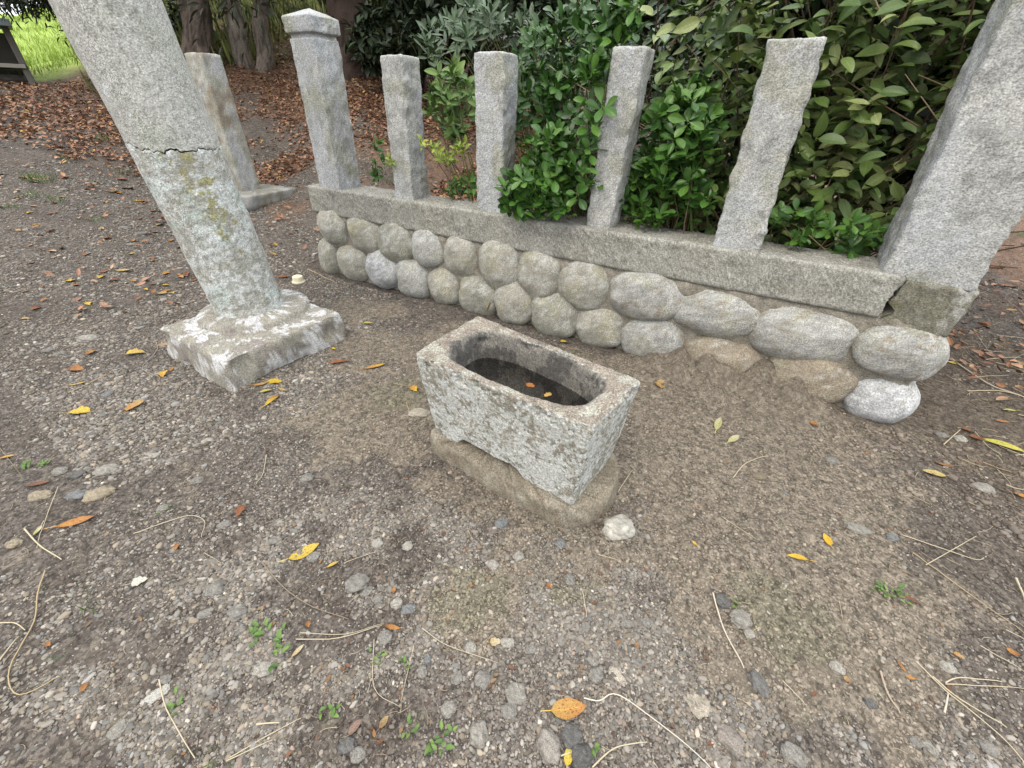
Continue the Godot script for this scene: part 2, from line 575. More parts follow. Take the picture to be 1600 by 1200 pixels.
func build_debris() -> void:
	var r := RandomNumberGenerator.new()
	r.seed = 63
	var bit := tube(PackedVector3Array([Vector3(-0.5, 0, 0), Vector3(-0.15, 0, 0.06), Vector3(0.2, 0, 0.05), Vector3(0.5, 0, -0.05)]), 0.022, 0.012, 5)
	var scrap := leaf_mesh(1.0, 0.5, 0, 0.4, 0.7, 0.0, 8)
	var xf := [[], []]
	var cols := [PackedColorArray(), PackedColorArray()]
	for i in 9000:
		var d := exp(lerpf(log(0.5), log(7.0), r.randf()))
		var ph := r.randf_range(-1.3, 1.45)
		var x := sin(ph) * d
		var z := -cos(ph) * d
		if (x - A.x) * WN.x + (z - A.z) * WN.z < 0.04 and absf((x - A.x) * WU.x + (z - A.z) * WU.z - 2.4) < 2.6: continue
		if Vector2(x + 1.84, z + 2.67).length() < 0.6 or Vector2(x - 0.05, z + 1.55).length() < 0.5: continue
		var wild := sm(1.4, 2.2, x)
		if r.randf() > 0.22 + wild * 0.8 + 0.3 * na.get_noise_2d(x * 2.0, z * 2.0): continue
		var k := 0 if r.randf() < 0.72 else 1
		var p := Vector3(x, height(x, z) + 0.004, z)
		if k == 0:
			var l := r.randf_range(0.012, 0.05) * (1.0 + wild * 1.2)
			xf[0].append(Transform3D(Basis(Vector3.UP, r.randf() * TAU) * Basis(Vector3.BACK, r.randfn(0, 0.06)) * Basis.from_scale(Vector3(l, 0.03 + l * 0.4, 0.03 + l * 0.4)), p))
			cols[0].append([Color(0.32, 0.27, 0.19), Color(0.2, 0.155, 0.11), Color(0.12, 0.09, 0.065)][r.randi() % 3] * r.randf_range(0.7, 1.2))
		else:
			xf[1].append(Transform3D(Basis(Vector3.UP, r.randf() * TAU) * Basis(Vector3.RIGHT, r.randfn(0, 0.3)) * Basis.from_scale(Vector3.ONE * r.randf_range(0.008, 0.026)), p))
			cols[1].append([Color(0.22, 0.1, 0.05), Color(0.3, 0.2, 0.11), Color(0.34, 0.17, 0.06), Color(0.14, 0.08, 0.055)][r.randi() % 4] * r.randf_range(0.7, 1.2))
	var o := thing("plant_debris", "fine crumbled straw, rootlets and leaf scraps scattered over the ground", "debris")
	o.set_meta("kind", "stuff")
	multi("straw_bits", bit, M.pebble, xf[0], cols[0], o)
	multi("leaf_scraps", scrap, M.dry_leaf, xf[1], cols[1], o)

# ---------------------------------------------------------------- stone things
func dirt(p: Vector3, amount: float) -> float:
	return sm(0.0, 0.25, n3(p, 9.0, 3.0) * 0.7 + n3(p, 34.0, 8.0) * 0.5 + amount)

func granite(p: Vector3, base: Color, o: float) -> Color:
	var c := base
	c = c.lerp(Color(0.50, 0.50, 0.475), sm(0.02, 0.30, n3(p, 5.0, o) + n3(p, 40.0, o) * 0.5) * 0.6)
	c = c.lerp(Color(0.21, 0.212, 0.2), sm(0.06, 0.38, n3(p, 7.5, o + 11.0)) * 0.5)
	c = c.lerp(Color(0.29, 0.29, 0.215), sm(0.05, 0.35, n3(p, 3.3, o + 23.0)) * 0.5)
	c = c.lerp(Color(0.44, 0.455, 0.485), sm(0.0, 0.3, n3(Vector3(p.x, p.y * 0.5, p.z), 3.0, o + 35.0)) * 0.5)
	var v := 1.42 + n3(p, 75.0, o) * 0.35
	return Color(c.r * v, c.g * v, c.b * v)

func spots(p: Vector3, list: Array) -> float:        # round pale lichens: [centre, radius]
	var best := 0.0
	for e in list: best = maxf(best, 1.0 - sm(e[1] * 0.85, e[1], p.distance_to(e[0]) + n3(p, 30.0) * e[1] * 0.3))
	return best

func fence_post(fence: Node3D, s0: float, s1: float, s0t: float, s1t: float, front: float, depth: float, top: float, seed_: float, chip: float, tone: float, base_h := 0.74) -> void:
	var rows := []
	var w := s1 - s0
	var nseg := 84
	for i in nseg + 8:
		var t := minf(float(i) / nseg, 1.0)
		var k := maxi(i - nseg, 0) / 7.0
		var h := lerpf(base_h, top, t) + (0.012 * sin(k * PI * 0.5) if k > 0.0 else 0.0)
		var a := lerpf(s0, s0t, t)
		var b := lerpf(s1, s1t, t)
		var inset := 1.0
		if k > 0.0: inset = lerpf(0.97, 0.15, pow(k, 1.4))
		elif t > 0.985: inset = 0.985
		var hw := (b - a) * 0.5 * inset
		var hd := depth * 0.5 * inset
		var sh := rounded([Vector2(-hw, -hd), Vector2(hw, -hd), Vector2(hw, hd), Vector2(-hw, hd)], 0.009 * inset, 108)
		rows.append(ring(sh, wp((a + b) * 0.5, h, front - depth * 0.5), WU, WN))
	var rel := func(p: Vector3, n: Vector3) -> float:
		var side := absf(n.dot(WU))
		var t := clampf((p.y - base_h) / (top - base_h), 0.0, 1.0)
		var along := (p - A).dot(WU)
		var e0 := along - lerpf(s0, s0t, t)
		var e1 := lerpf(s1, s1t, t) - along
		var ef := front - (p - A).dot(WN)
		var e := -n3(p, 6.0, seed_) * 0.003 + n3(p, 17.0, seed_) * 0.0035 + n3(p, 48.0, seed_) * 0.0035
		# spalls along the arrises
		var a0 := exp(-(e0 * e0 + ef * ef) / 0.0012) * sm(0.0, 0.35, n3(Vector3(0, p.y, 0), 3.1, seed_ + 3.0) + n3(p, 14.0, seed_) * 0.25)
		var a1 := exp(-(e1 * e1 + ef * ef) / 0.0016) * sm(-0.1, 0.35, n3(Vector3(0, p.y, 0), 3.7, seed_ + 9.0) + n3(p, 16.0, seed_) * 0.3)
		e -= (a0 * 0.007 + a1 * 0.013) * chip
		# quarry-split side faces
		e += side * (n3(p, 7.0, seed_ + 60.0) * 0.014 - 0.012 * sm(0.05, 0.5, n1(p, 4.5, seed_ + 70.0))) * chip
		return e
	var lich := []
	var q := RandomNumberGenerator.new()
	q.seed = int(seed_ * 10.0)
	for k in 9: lich.append([wp(q.randf_range(s0, s1), q.randf_range(0.85, top), front + 0.005), q.randf_range(0.008, 0.022)])
	var col := func(p: Vector3, _n: Vector3) -> Color:
		var c := granite(p, Color(0.37, 0.372, 0.36) * tone, seed_)
		c = c.lerp(Color(0.55, 0.57, 0.53), spots(p, lich) * 0.8)
		return c
	put("post", loft(rows, col, rel), M.stone, fence)

func capped_post(fence: Node3D) -> void:
	var rows := []
	var prof := [[0.74, 1.0]]
	for i in 60: prof.append([lerpf(0.76, 1.885, i / 59.0), 1.0])
	prof.append_array([[1.893, 0.995], [1.896, 0.94], [1.905, 0.92], [1.918, 0.92], [1.924, 0.94], [1.927, 1.1], [1.934, 1.13], [1.945, 1.14]])
	for i in 8: prof.append([lerpf(1.96, 2.02, i / 7.0), 1.14])
	prof.append_array([[2.024, 1.135], [2.03, 1.1], [2.042, 0.9], [2.053, 0.7], [2.063, 0.5], [2.072, 0.3], [2.08, 0.1]])
	for e in prof:
		var t: float = (e[0] - 0.74) / 1.3
		var hw: float = lerpf(0.132, 0.134, t) * e[1]
		var hd: float = 0.128 * e[1]
		var sh := rounded([Vector2(-hw, -hd), Vector2(hw, -hd), Vector2(hw, hd), Vector2(-hw, hd)], minf(0.008, hw * 0.2), 120)
		rows.append(ring(sh, wp(lerpf(0.338, 0.355, t), e[0], -0.19), WU, WN))
	var rel := func(p: Vector3, n: Vector3) -> float:
		var side := absf(n.dot(WU))
		var gouge := 0.0
		if n.dot(WU) > 0.5: gouge = -0.035 * exp(-pow((p.y - 1.25) / 0.12, 2.0)) * exp(-pow(((p - A).dot(WN) + 0.235) / 0.022, 2.0))
		return n3(p, 8.0, 5.0) * (0.003 + 0.009 * side) + n3(p, 28.0, 5.0) * (0.003 + 0.004 * side) + gouge
	var col := func(p: Vector3, _n: Vector3) -> Color: return granite(p, Color(0.36, 0.365, 0.36), 5.0)
	put("capped_post", loft(rows, col, rel), M.stone, fence)

func cobble(fence: Node3D, s: float, h: float, w: float, t: float, seed_: int, look: int, off := -0.135, deep := 0.15, turn := 0.0) -> void:
	var ctr := wp(s, h, off)
	var rows := []
	var nu := 44
	var nv := 30
	var sq := 2.35 + 0.35 * n1(Vector3(seed_, 0, 0), 0.7)
	var ex := WU.rotated(Vector3.UP, turn)
	var ez := WN.rotated(Vector3.UP, turn)
	var tilt := n1(Vector3(seed_, 5, 0), 0.9) * 0.25
	for v in range(1, nv):
		var th := PI * v / nv
		var row := PackedVector3Array()
		for u in nu:
			var ph := TAU * u / nu
			var d := Vector3(sin(th) * cos(ph), -cos(th), sin(th) * sin(ph))
			var e := pow(pow(absf(d.x), sq) + pow(absf(d.y), sq) + pow(absf(d.z), 2.2), -1.0 / 2.4)
			var pp := d * e * (1.0 + 0.085 * n1(d, 1.0, seed_ * 3.3) + 0.012 * n1(d, 2.7, seed_ * 1.9))
			var x := pp.x * cos(tilt) - pp.y * sin(tilt)
			var y := pp.x * sin(tilt) + pp.y * cos(tilt)
			row.append(ctr + ex * (x * w * 0.56) + Vector3(0, y * t * 0.55, 0) + ez * (pp.z * deep))
		rows.append(row)
	var rel := func(p: Vector3, _n: Vector3) -> float: return n3(p, 12.0, seed_) * 0.0025 + n3(p, 60.0, seed_) * 0.0012
	var base := Color(0.40, 0.385, 0.33)
	match look:
		1: base = Color(0.47, 0.475, 0.48)
		2: base = Color(0.345, 0.34, 0.29)
		3: base = Color(0.42, 0.42, 0.395)
		5: base = Color(0.33, 0.285, 0.22)
		6: base = Color(0.40, 0.40, 0.375)
	var col := func(p: Vector3, _n: Vector3) -> Color:
		var c := base
		c = c.lerp(base * 0.72, sm(0.0, 0.35, n3(p, 5.0, seed_ + 2.0) + n3(p, 30.0, 2.0) * 0.35) * 0.5)
		c = c.lerp(Color(0.40, 0.38, 0.24), sm(0.08, 0.35, n3(p, 4.0, seed_ + 31.0)) * 0.35)
		var pale := sm(0.04, 0.16, n3(p, 9.0, seed_ + 9.0) * 0.6 + n3(p, 50.0, 4.0) * 0.8 + (0.14 if look == 1 else (0.05 if look == 3 or look == 6 else -0.06)))
		c = c.lerp(Color(0.62, 0.63, 0.64) if look == 1 else Color(0.55, 0.55, 0.52), pale * (0.85 if look == 1 else 0.6))
		if look == 4: c = c.lerp(Color(0.42, 0.38, 0.12), sm(0.02, 0.14, 0.075 - p.distance_to(ctr + ez * deep - ex * 0.1 + Vector3(0, 0.08, 0)) + n3(p, 14.0) * 0.12) * 0.9)
		if look == 5 or look == 6:       # stones still caked with dried mud
			c = c.lerp(Color(0.31, 0.262, 0.198), dirt(p, 0.2 if look == 5 else -0.16) * 0.8)
		var v := 1.18 + n3(p, 80.0, seed_) * 0.3
		return Color(c.r * v, c.g * v, c.b * v)
	put("cobble", loft(rows, col, rel), M.stone, fence)

func build_fence() -> void:
	var f := thing("stone_fence", "grey granite post fence on a low cobblestone wall behind the basin", "fence", wp(2.4, 0, -0.2))
	f.position = Vector3.ZERO
	# mortar core behind the cobbles
	var rows := []
	for i in 121:
		var s := lerpf(0.04, 4.84, i / 120.0)
		var sh := rounded([Vector2(-0.385, -0.15), Vector2(-0.07, -0.15), Vector2(-0.075, 0.6), Vector2(-0.385, 0.6)], 0.02, 56)
		rows.append(ring(sh, wp(s, 0, 0), WN, Vector3.UP))
	var colm := func(p: Vector3, _n: Vector3) -> Color:
		var c := Color(0.36, 0.33, 0.275).lerp(Color(0.26, 0.235, 0.19), sm(0.0, 0.3, n3(p, 9.0)))
		return c * (1.0 + n3(p, 50.0) * 0.4)
	put("mortar", loft(rows, colm, func(p, _n): return n3(p, 6.0) * 0.02 + n3(p, 20.0) * 0.012 + n3(p, 60.0) * 0.004), M.stone, f)
	# coping beam
	rows = []
	for i in 601:
		var s := lerpf(0.03, 4.565, i / 600.0)
		var jag := 0.0
		if i == 600: jag = 1.0
		var sh := rounded([Vector2(-0.395, 0.585), Vector2(-0.058, 0.588), Vector2(-0.052, 0.827), Vector2(-0.39, 0.827)], 0.022, 110)
		var o := ring(sh, wp(s, 0, 0), WN, Vector3.UP)
		if i > 584:
			for k in o.size(): o[k] += WU * ((n3(o[k], 12.0) * 0.02 - 0.004 + 0.05 * (o[k].y - 0.7)) * (i - 584) / 16.0)
		rows.append(o)
	var joints := [0.34, 0.98, 1.42, 1.66, 2.2]
	var rel := func(p: Vector3, n: Vector3) -> float:
		var s := (p - A).dot(WU)
		var g := 0.0
		for j in joints:
			g -= 0.006 * exp(-pow((s - j + n3(p, 9.0, j) * 0.03) / 0.011, 2.0)) * (0.4 + 0.6 * sm(-0.1, 0.25, n3(p, 6.0, j * 9.0) + 0.15))
		var e := n3(p, 5.0, 2.0) * 0.004 + n3(p, 19.0, 2.0) * 0.002 + n3(p, 50.0, 2.0) * 0.0025
		return e + g - 0.006 * sm(0.2, 0.5, n3(p, 11.0, 77.0))
	var colb := func(p: Vector3, _n: Vector3) -> Color:
		var s := (p - A).dot(WU)
		var c := Color(0.33, 0.322, 0.285)
		c = c.lerp(Color(0.2, 0.196, 0.172), sm(0.0, 0.3, n3(p, 5.0, 17.0) + n3(p, 40.0, 2.0) * 0.5) * 0.55)
		c = c.lerp(Color(0.28, 0.262, 0.2), sm(0.05, 0.35, n3(p, 2.8, 3.0)) * 0.4)
		c = c.lerp(Color(0.47, 0.462, 0.42), sm(0.03, 0.14, n3(p, 8.0, 6.0) * 0.4 + n3(p, 75.0, 9.0) * 0.95 + sm(1.6, 2.6, s) * 0.06) * 0.75)
		var v := 1.18 + n3(p, 85.0, 1.0) * 0.35
		return Color(c.r * v, c.g * v, c.b * v)
	put("coping_beam", loft(rows, colb, rel), M.concrete, f)
	# corner block under the big post, cracked off the beam
	rows = []
	for i in 41:
		var s := lerpf(4.576, 4.875, i / 40.0)
		var low := 0.545 + 0.0 * s
		var sh := rounded([Vector2(-0.42, low), Vector2(-0.075, low), Vector2(-0.068, 0.808), Vector2(-0.42, 0.808)], 0.02, 72)
		var o := ring(sh, wp(s, 0, 0), WN, Vector3.UP)
		if i < 10:
			for k in o.size():
				o[k] += WU * ((n3(o[k], 12.0) * 0.02 + 0.05 * (o[k].y - 0.7) + 0.035 * exp(-pow((o[k].y - 0.63) / 0.035, 2.0)) - 0.004) * (10 - i) / 10.0)
		rows.append(o)
	var colc := func(p: Vector3, _n: Vector3) -> Color:
		var c := Color(0.255, 0.243, 0.19).lerp(Color(0.21, 0.195, 0.11), sm(-0.05, 0.3, n3(p, 4.0, 8.0)) * 0.8)
		c = c.lerp(Color(0.37, 0.36, 0.31), sm(0.06, 0.3, n3(p, 12.0, 41.0)) * 0.6)
		if (p - A).dot(WU) > 4.8: c = c.lerp(Color(0.47, 0.465, 0.43), sm(-0.15, 0.2, n3(p, 14.0, 5.0)))
		return c * (1.0 + n3(p, 60.0, 2.0) * 0.4)
	put("corner_block", loft(rows, colc, func(p, _n): return n3(p, 7.0, 4.0) * 0.014 + n3(p, 24.0, 4.0) * 0.007), M.concrete, f)
	# posts
	capped_post(f)
	fence_post(f, 1.112, 1.296, 1.122, 1.325, -0.092, 0.2, 1.772, 1.0, 0.7, 1.0)
	fence_post(f, 1.937, 2.151, 1.945, 2.160, -0.094, 0.2, 1.772, 2.0, 0.6, 1.02)
	fence_post(f, 2.822, 2.992, 2.866, 3.044, -0.1, 0.2, 1.776, 3.0, 0.7, 1.04)
	fence_post(f, 3.655, 3.885, 3.640, 3.862, -0.09, 0.2, 1.783, 4.0, 0.85, 1.06)
	fence_post(f, 4.488, 4.845, 4.440, 4.83, -0.075, 0.3, 2.02, 6.0, 0.75, 1.03, 0.79)
	# two courses of river cobbles
	var up := [[0.26, 0.475, 0.36, 0.315, 0], [0.68, 0.465, 0.43, 0.334, 4], [1.07, 0.453, 0.397, 0.356, 2], [1.429, 0.456, 0.33, 0.331, 3], [1.782, 0.439, 0.345, 0.362, 0], [2.152, 0.437, 0.365, 0.382, 0],
		[2.508, 0.425, 0.365, 0.40, 0], [2.869, 0.42, 0.385, 0.369, 0], [3.323, 0.431, 0.493, 0.345, 6], [3.776, 0.41, 0.50, 0.325, 6], [4.258, 0.395, 0.52, 0.33, 6], [4.72, 0.42, 0.38, 0.295, 6]]
	var low := [[0.13, 0.155, 0.25, 0.36, 2], [0.46, 0.15, 0.40, 0.34, 0], [0.875, 0.17, 0.40, 0.35, 1], [1.242, 0.145, 0.352, 0.36, 3], [1.585, 0.145, 0.345, 0.347, 0], [1.949, 0.138, 0.39, 0.345, 2], [2.305, 0.15, 0.335, 0.36, 0],
		[2.67, 0.13, 0.386, 0.35, 2], [3.034, 0.119, 0.372, 0.315, 0], [3.431, 0.12, 0.41, 0.34, 6], [3.893, 0.113, 0.458, 0.298, 5], [4.38, 0.136, 0.45, 0.31, 5], [4.763, 0.1, 0.33, 0.30, 1]]
	var k := 0
	for e in up:
		k += 1
		cobble(f, e[0], e[1], e[2], e[3], k, e[4], -0.14 + 0.012 * sin(k * 2.3))
	for e in low:
		k += 1
		cobble(f, e[0], e[1], e[2], e[3], k, e[4], -0.12 + 0.015 * sin(k * 1.7))
	cobble(f, 4.83, 0.15, 0.26, 0.3, 61, 1, -0.38, 0.13, PI / 2)
	cobble(f, 4.83, 0.45, 0.26, 0.3, 62, 3, -0.38, 0.14, PI / 2)
	cobble(f, 0.09, 0.17, 0.26, 0.34, 63, 0, -0.36, 0.14, -PI / 2)
	cobble(f, 0.09, 0.46, 0.26, 0.3, 64, 2, -0.36, 0.14, -PI / 2)

func build_torii() -> void:
	var t := thing("torii_pillar", "leaning round granite gate pillar, cracked across, on a square stone plinth", "pillar")
	var o := Vector3(-1.887, 0, -2.801)
	var lean := Vector3(-0.114, 1, 0)
	# plinth: a chipped, battered slab with a raised round seat
	var cs := [Vector2(-2.395, -2.50), Vector2(-1.705, -2.075), Vector2(-1.275, -2.825), Vector2(-1.965, -3.25)]
	var mid := Vector2(-1.835, -2.6625)
	var rows := []
	var prof := [[-0.06, 1.05], [0.0, 1.045], [0.04, 1.04], [0.08, 1.03], [0.12, 1.02], [0.155, 1.01], [0.178, 1.0], [0.19, 0.99], [0.196, 0.97]]
	for e in prof:
		var q := []
		for c in cs: q.append(mid + (c - mid) * e[1])
		var sh := rounded(q, 0.03, 220)
		rows.append(ring(sh, Vector3(0, e[0], 0), Vector3.RIGHT, Vector3.BACK))
	for i in 16:
		var k := i / 15.0
		var row := PackedVector3Array()
		for p in rows[8]:
			var v := Vector2(p.x, p.z)
			var seat := Vector2(o.x, o.z) + (v - Vector2(o.x, o.z)).normalized() * 0.37
			var w := v.lerp(seat, k)
			row.append(Vector3(w.x, 0.199 + 0.008 * k, w.y))
		rows.append(row)
	for e in [[0.365, 0.212], [0.36, 0.232], [0.345, 0.243], [0.32, 0.248], [0.29, 0.25], [0.26, 0.252], [0.23, 0.253], [0.1, 0.253]]:
		var row := PackedVector3Array()
		for p in rows[rows.size() - 1]:
			var d := (Vector2(p.x, p.z) - Vector2(o.x, o.z)).normalized()
			row.append(Vector3(o.x + d.x * e[0], e[1], o.z + d.y * e[0]))
		rows.append(row)
	var rel := func(p: Vector3, n: Vector3) -> float:
		var e := n3(p, 4.0, 3.0) * 0.01 + n3(p, 13.0, 5.0) * 0.008 + n3(p, 45.0, 5.0) * 0.004
		return e - 0.03 * sm(0.15, 0.4, n1(p, 4.2, 12.0)) * (1.0 - absf(n.y))
	var col := func(p: Vector3, n: Vector3) -> Color:
		var c := Color(0.31, 0.295, 0.255).lerp(Color(0.24, 0.21, 0.2), sm(0.0, 0.3, n3(p, 4.0, 15.0)) * 0.6)
		c = c.lerp(Color(0.36, 0.335, 0.27), sm(0.05, 0.3, n3(p, 7.0, 2.0)) * 0.5)
		var wh := n3(p, 6.5, 21.0) * 0.9 + n3(p, 30.0, 9.0) * 0.45
		c = c.lerp(Color(0.62, 0.62, 0.63), sm(0.13, 0.19, wh) * 0.85)
		return c * (1.2 + n3(p, 70.0, 3.0) * 0.4)
	put("plinth", loft(rows, col, rel), M.stone, t)
	# the shaft in two lengths, the break between them an open, ragged joint
	var crack := func(ang: float) -> float:
		var d := Vector3(cos(ang), 0, sin(ang))
		return 1.275 - 0.035 * cos(ang - 0.5) + n1(d, 2.2, 6.0) * 0.018 + n3(d, 5.5, 2.0) * 0.022
	for part in 2:
		rows = []
		var n := 150 if part == 0 else 170
		for i in n + 1:
			var row := PackedVector3Array()
			for k in 132:
				var ang := TAU * k / 132.0
				var cr: float = crack.call(ang)
				var y := 0.0
				var f := float(i) / n
				if part == 0: y = lerpf(0.235, cr - 0.004, f)
				else: y = lerpf(cr - 0.003 + 0.004 * sm(2.4, 0.9, ang if ang < PI else ang - TAU) + 0.0015 * sin(ang * 7.0), 3.5, pow(f, 1.25))
				var r := 0.216 + 0.009 * y
				if part == 0 and f > 0.99: r -= 0.002 * (f - 0.99) / 0.01
				if part == 1 and f < 0.002: r -= 0.002
				if y < 0.29: r += 0.006 * (0.29 - y) / 0.05
				var q := o + lean * y
				row.append(Vector3(q.x + cos(ang) * r, y, q.z + sin(ang) * r))
			rows.append(row)
		var relc := func(p: Vector3, _n: Vector3) -> float:
			var e := n3(p, 3.0, 9.0) * 0.006 + n3(p, 30.0, 4.0) * 0.0022
			if p.y < 1.27: e -= 0.003 * sm(0.05, 0.2, n3(p, 9.0, 31.0))
			return e
		var colp := func(p: Vector3, _n: Vector3) -> Color:
			var c := Color(0.425, 0.425, 0.40)
			c = c.lerp(Color(0.27, 0.27, 0.245), sm(0.08, 0.34, n3(p, 26.0, 3.0) + n3(p, 70.0, 7.0) * 0.5) * 0.7)
			c = c.lerp(Color(0.34, 0.36, 0.30), sm(0.05, 0.35, n3(p, 3.0, 44.0)) * 0.35)
			if part == 0:
				c = c.lerp(Color(0.53, 0.56, 0.555), sm(0.0, 0.22, n3(p, 5.0, 8.0) + n3(p, 28.0, 9.0) * 0.4 + 0.07) * 0.75)
				c = c.lerp(Color(0.40, 0.51, 0.475), sm(0.08, 0.3, n3(p, 4.0, 71.0)) * 0.35)
				var axis := o + lean * p.y
				var face := atan2(p.z - axis.z, p.x - axis.x)
				var yel := 0.2 - absf(face - 0.8) * 0.9 - maxf(0.0, 0.85 - p.y) * 1.4 + n3(p, 9.0, 15.0) * 0.75 + n3(p, 40.0, 3.0) * 0.35
				c = c.lerp(Color(0.27, 0.25, 0.10), sm(0.1, 0.2, yel) * 0.85)
				c = c.lerp(Color(0.235, 0.23, 0.19), sm(0.12, 0.2, n3(p, 17.0, 91.0) + 0.16 * sm(0.9, 0.2, absf(face - 0.95)) - 0.04) * 0.6)
			else:
				c = c.lerp(Color(0.5, 0.52, 0.52), spots(p, [[o + lean * 1.52 + Vector3(-0.06, 0, 0.205), 0.036], [o + lean * 1.42 + Vector3(0.0, 0, 0.215), 0.022]]) * 0.8)
			var v := 1.42 + n3(p, 95.0, 2.0) * 0.4
			return Color(c.r * v, c.g * v, c.b * v)
		put("shaft", loft(rows, colp, relc), M.stone, t)

func build_rear_post() -> void:
	var t := thing("stone_marker", "slim square stone post with a flat slab base standing behind the round pillar", "stone post")
	var at := Vector3(-3.82, 0.0, -6.28)
	var g := height(at.x, at.z)
	var rows := []
	for i in 50:
		var f := i / 49.0
		var y := lerpf(g + 0.06, 1.93, minf(f * 1.06, 1.0))
		var k := 1.0 if f < 0.945 else lerpf(0.98, 0.2, (f - 0.945) / 0.055)
		var hw := lerpf(0.155, 0.135, f) * k
		var sh := rounded([Vector2(-hw, -hw), Vector2(hw, -hw), Vector2(hw, hw), Vector2(-hw, hw)], 0.015, 64)
		rows.append(ring(sh, Vector3(at.x, y, at.z), WU.rotated(Vector3.UP, 0.15), WN.rotated(Vector3.UP, 0.15)))
	var col := func(p: Vector3, _n: Vector3) -> Color:
		var c := granite(p, Color(0.34, 0.33, 0.285), 14.0)
		return c.lerp(Color(0.30, 0.225, 0.14), sm(0.02, 0.3, n3(p, 3.0, 61.0)) * 0.6)
	put("shaft", loft(rows, col, func(p, _n): return n3(p, 7.0, 6.0) * 0.01 + n3(p, 25.0, 6.0) * 0.004), M.stone, t)
	rows = []
	for e in [[-0.12, 1.0], [0.0, 1.0], [0.05, 1.0], [0.088, 0.995], [0.1, 0.97], [0.102, 0.7], [0.102, 0.3]]:
		var hw: float = 0.42 * e[1]
		var sh := rounded([Vector2(-hw, -hw), Vector2(hw, -hw), Vector2(hw, hw), Vector2(-hw, hw)], 0.03, 64)
		rows.append(ring(sh, at + Vector3(0.1, g + e[0], 0.0), WU.rotated(Vector3.UP, 0.15), WN.rotated(Vector3.UP, 0.15)))
	put("slab", loft(rows, func(p, _n): return granite(p, Color(0.27, 0.255, 0.21), 3.0) * 0.8, func(p, _n): return n3(p, 9.0) * 0.008), M.concrete, t)

const TOP := [Vector2(-0.451, -1.631), Vector2(0.284, -1.134), Vector2(0.538, -1.455), Vector2(-0.199, -2.062)]
const FOOT := [Vector2(-0.380, -1.622), Vector2(0.266, -1.173), Vector2(0.487, -1.469), Vector2(-0.156, -1.916)]

func basin_uv(u: float, v: float) -> Vector2:
	return (TOP[0] * (1 - u) * (1 + v) + TOP[1] * (1 + u) * (1 + v) + TOP[2] * (1 + u) * (1 - v) + TOP[3] * (1 - u) * (1 - v)) * 0.25

func cavity(n: int, k: float) -> PackedVector2Array:
	var out := PackedVector2Array()
	for i in n:
		var a := TAU * i / n
		var c := cos(a)
		var s := sin(a)
		var e := pow(pow(absf(c), 3.2) + pow(absf(s), 2.8), -1.0 / 3.0)
		out.append(basin_uv(c * e * 0.8 * k, s * e * 0.79 * k))
	return out

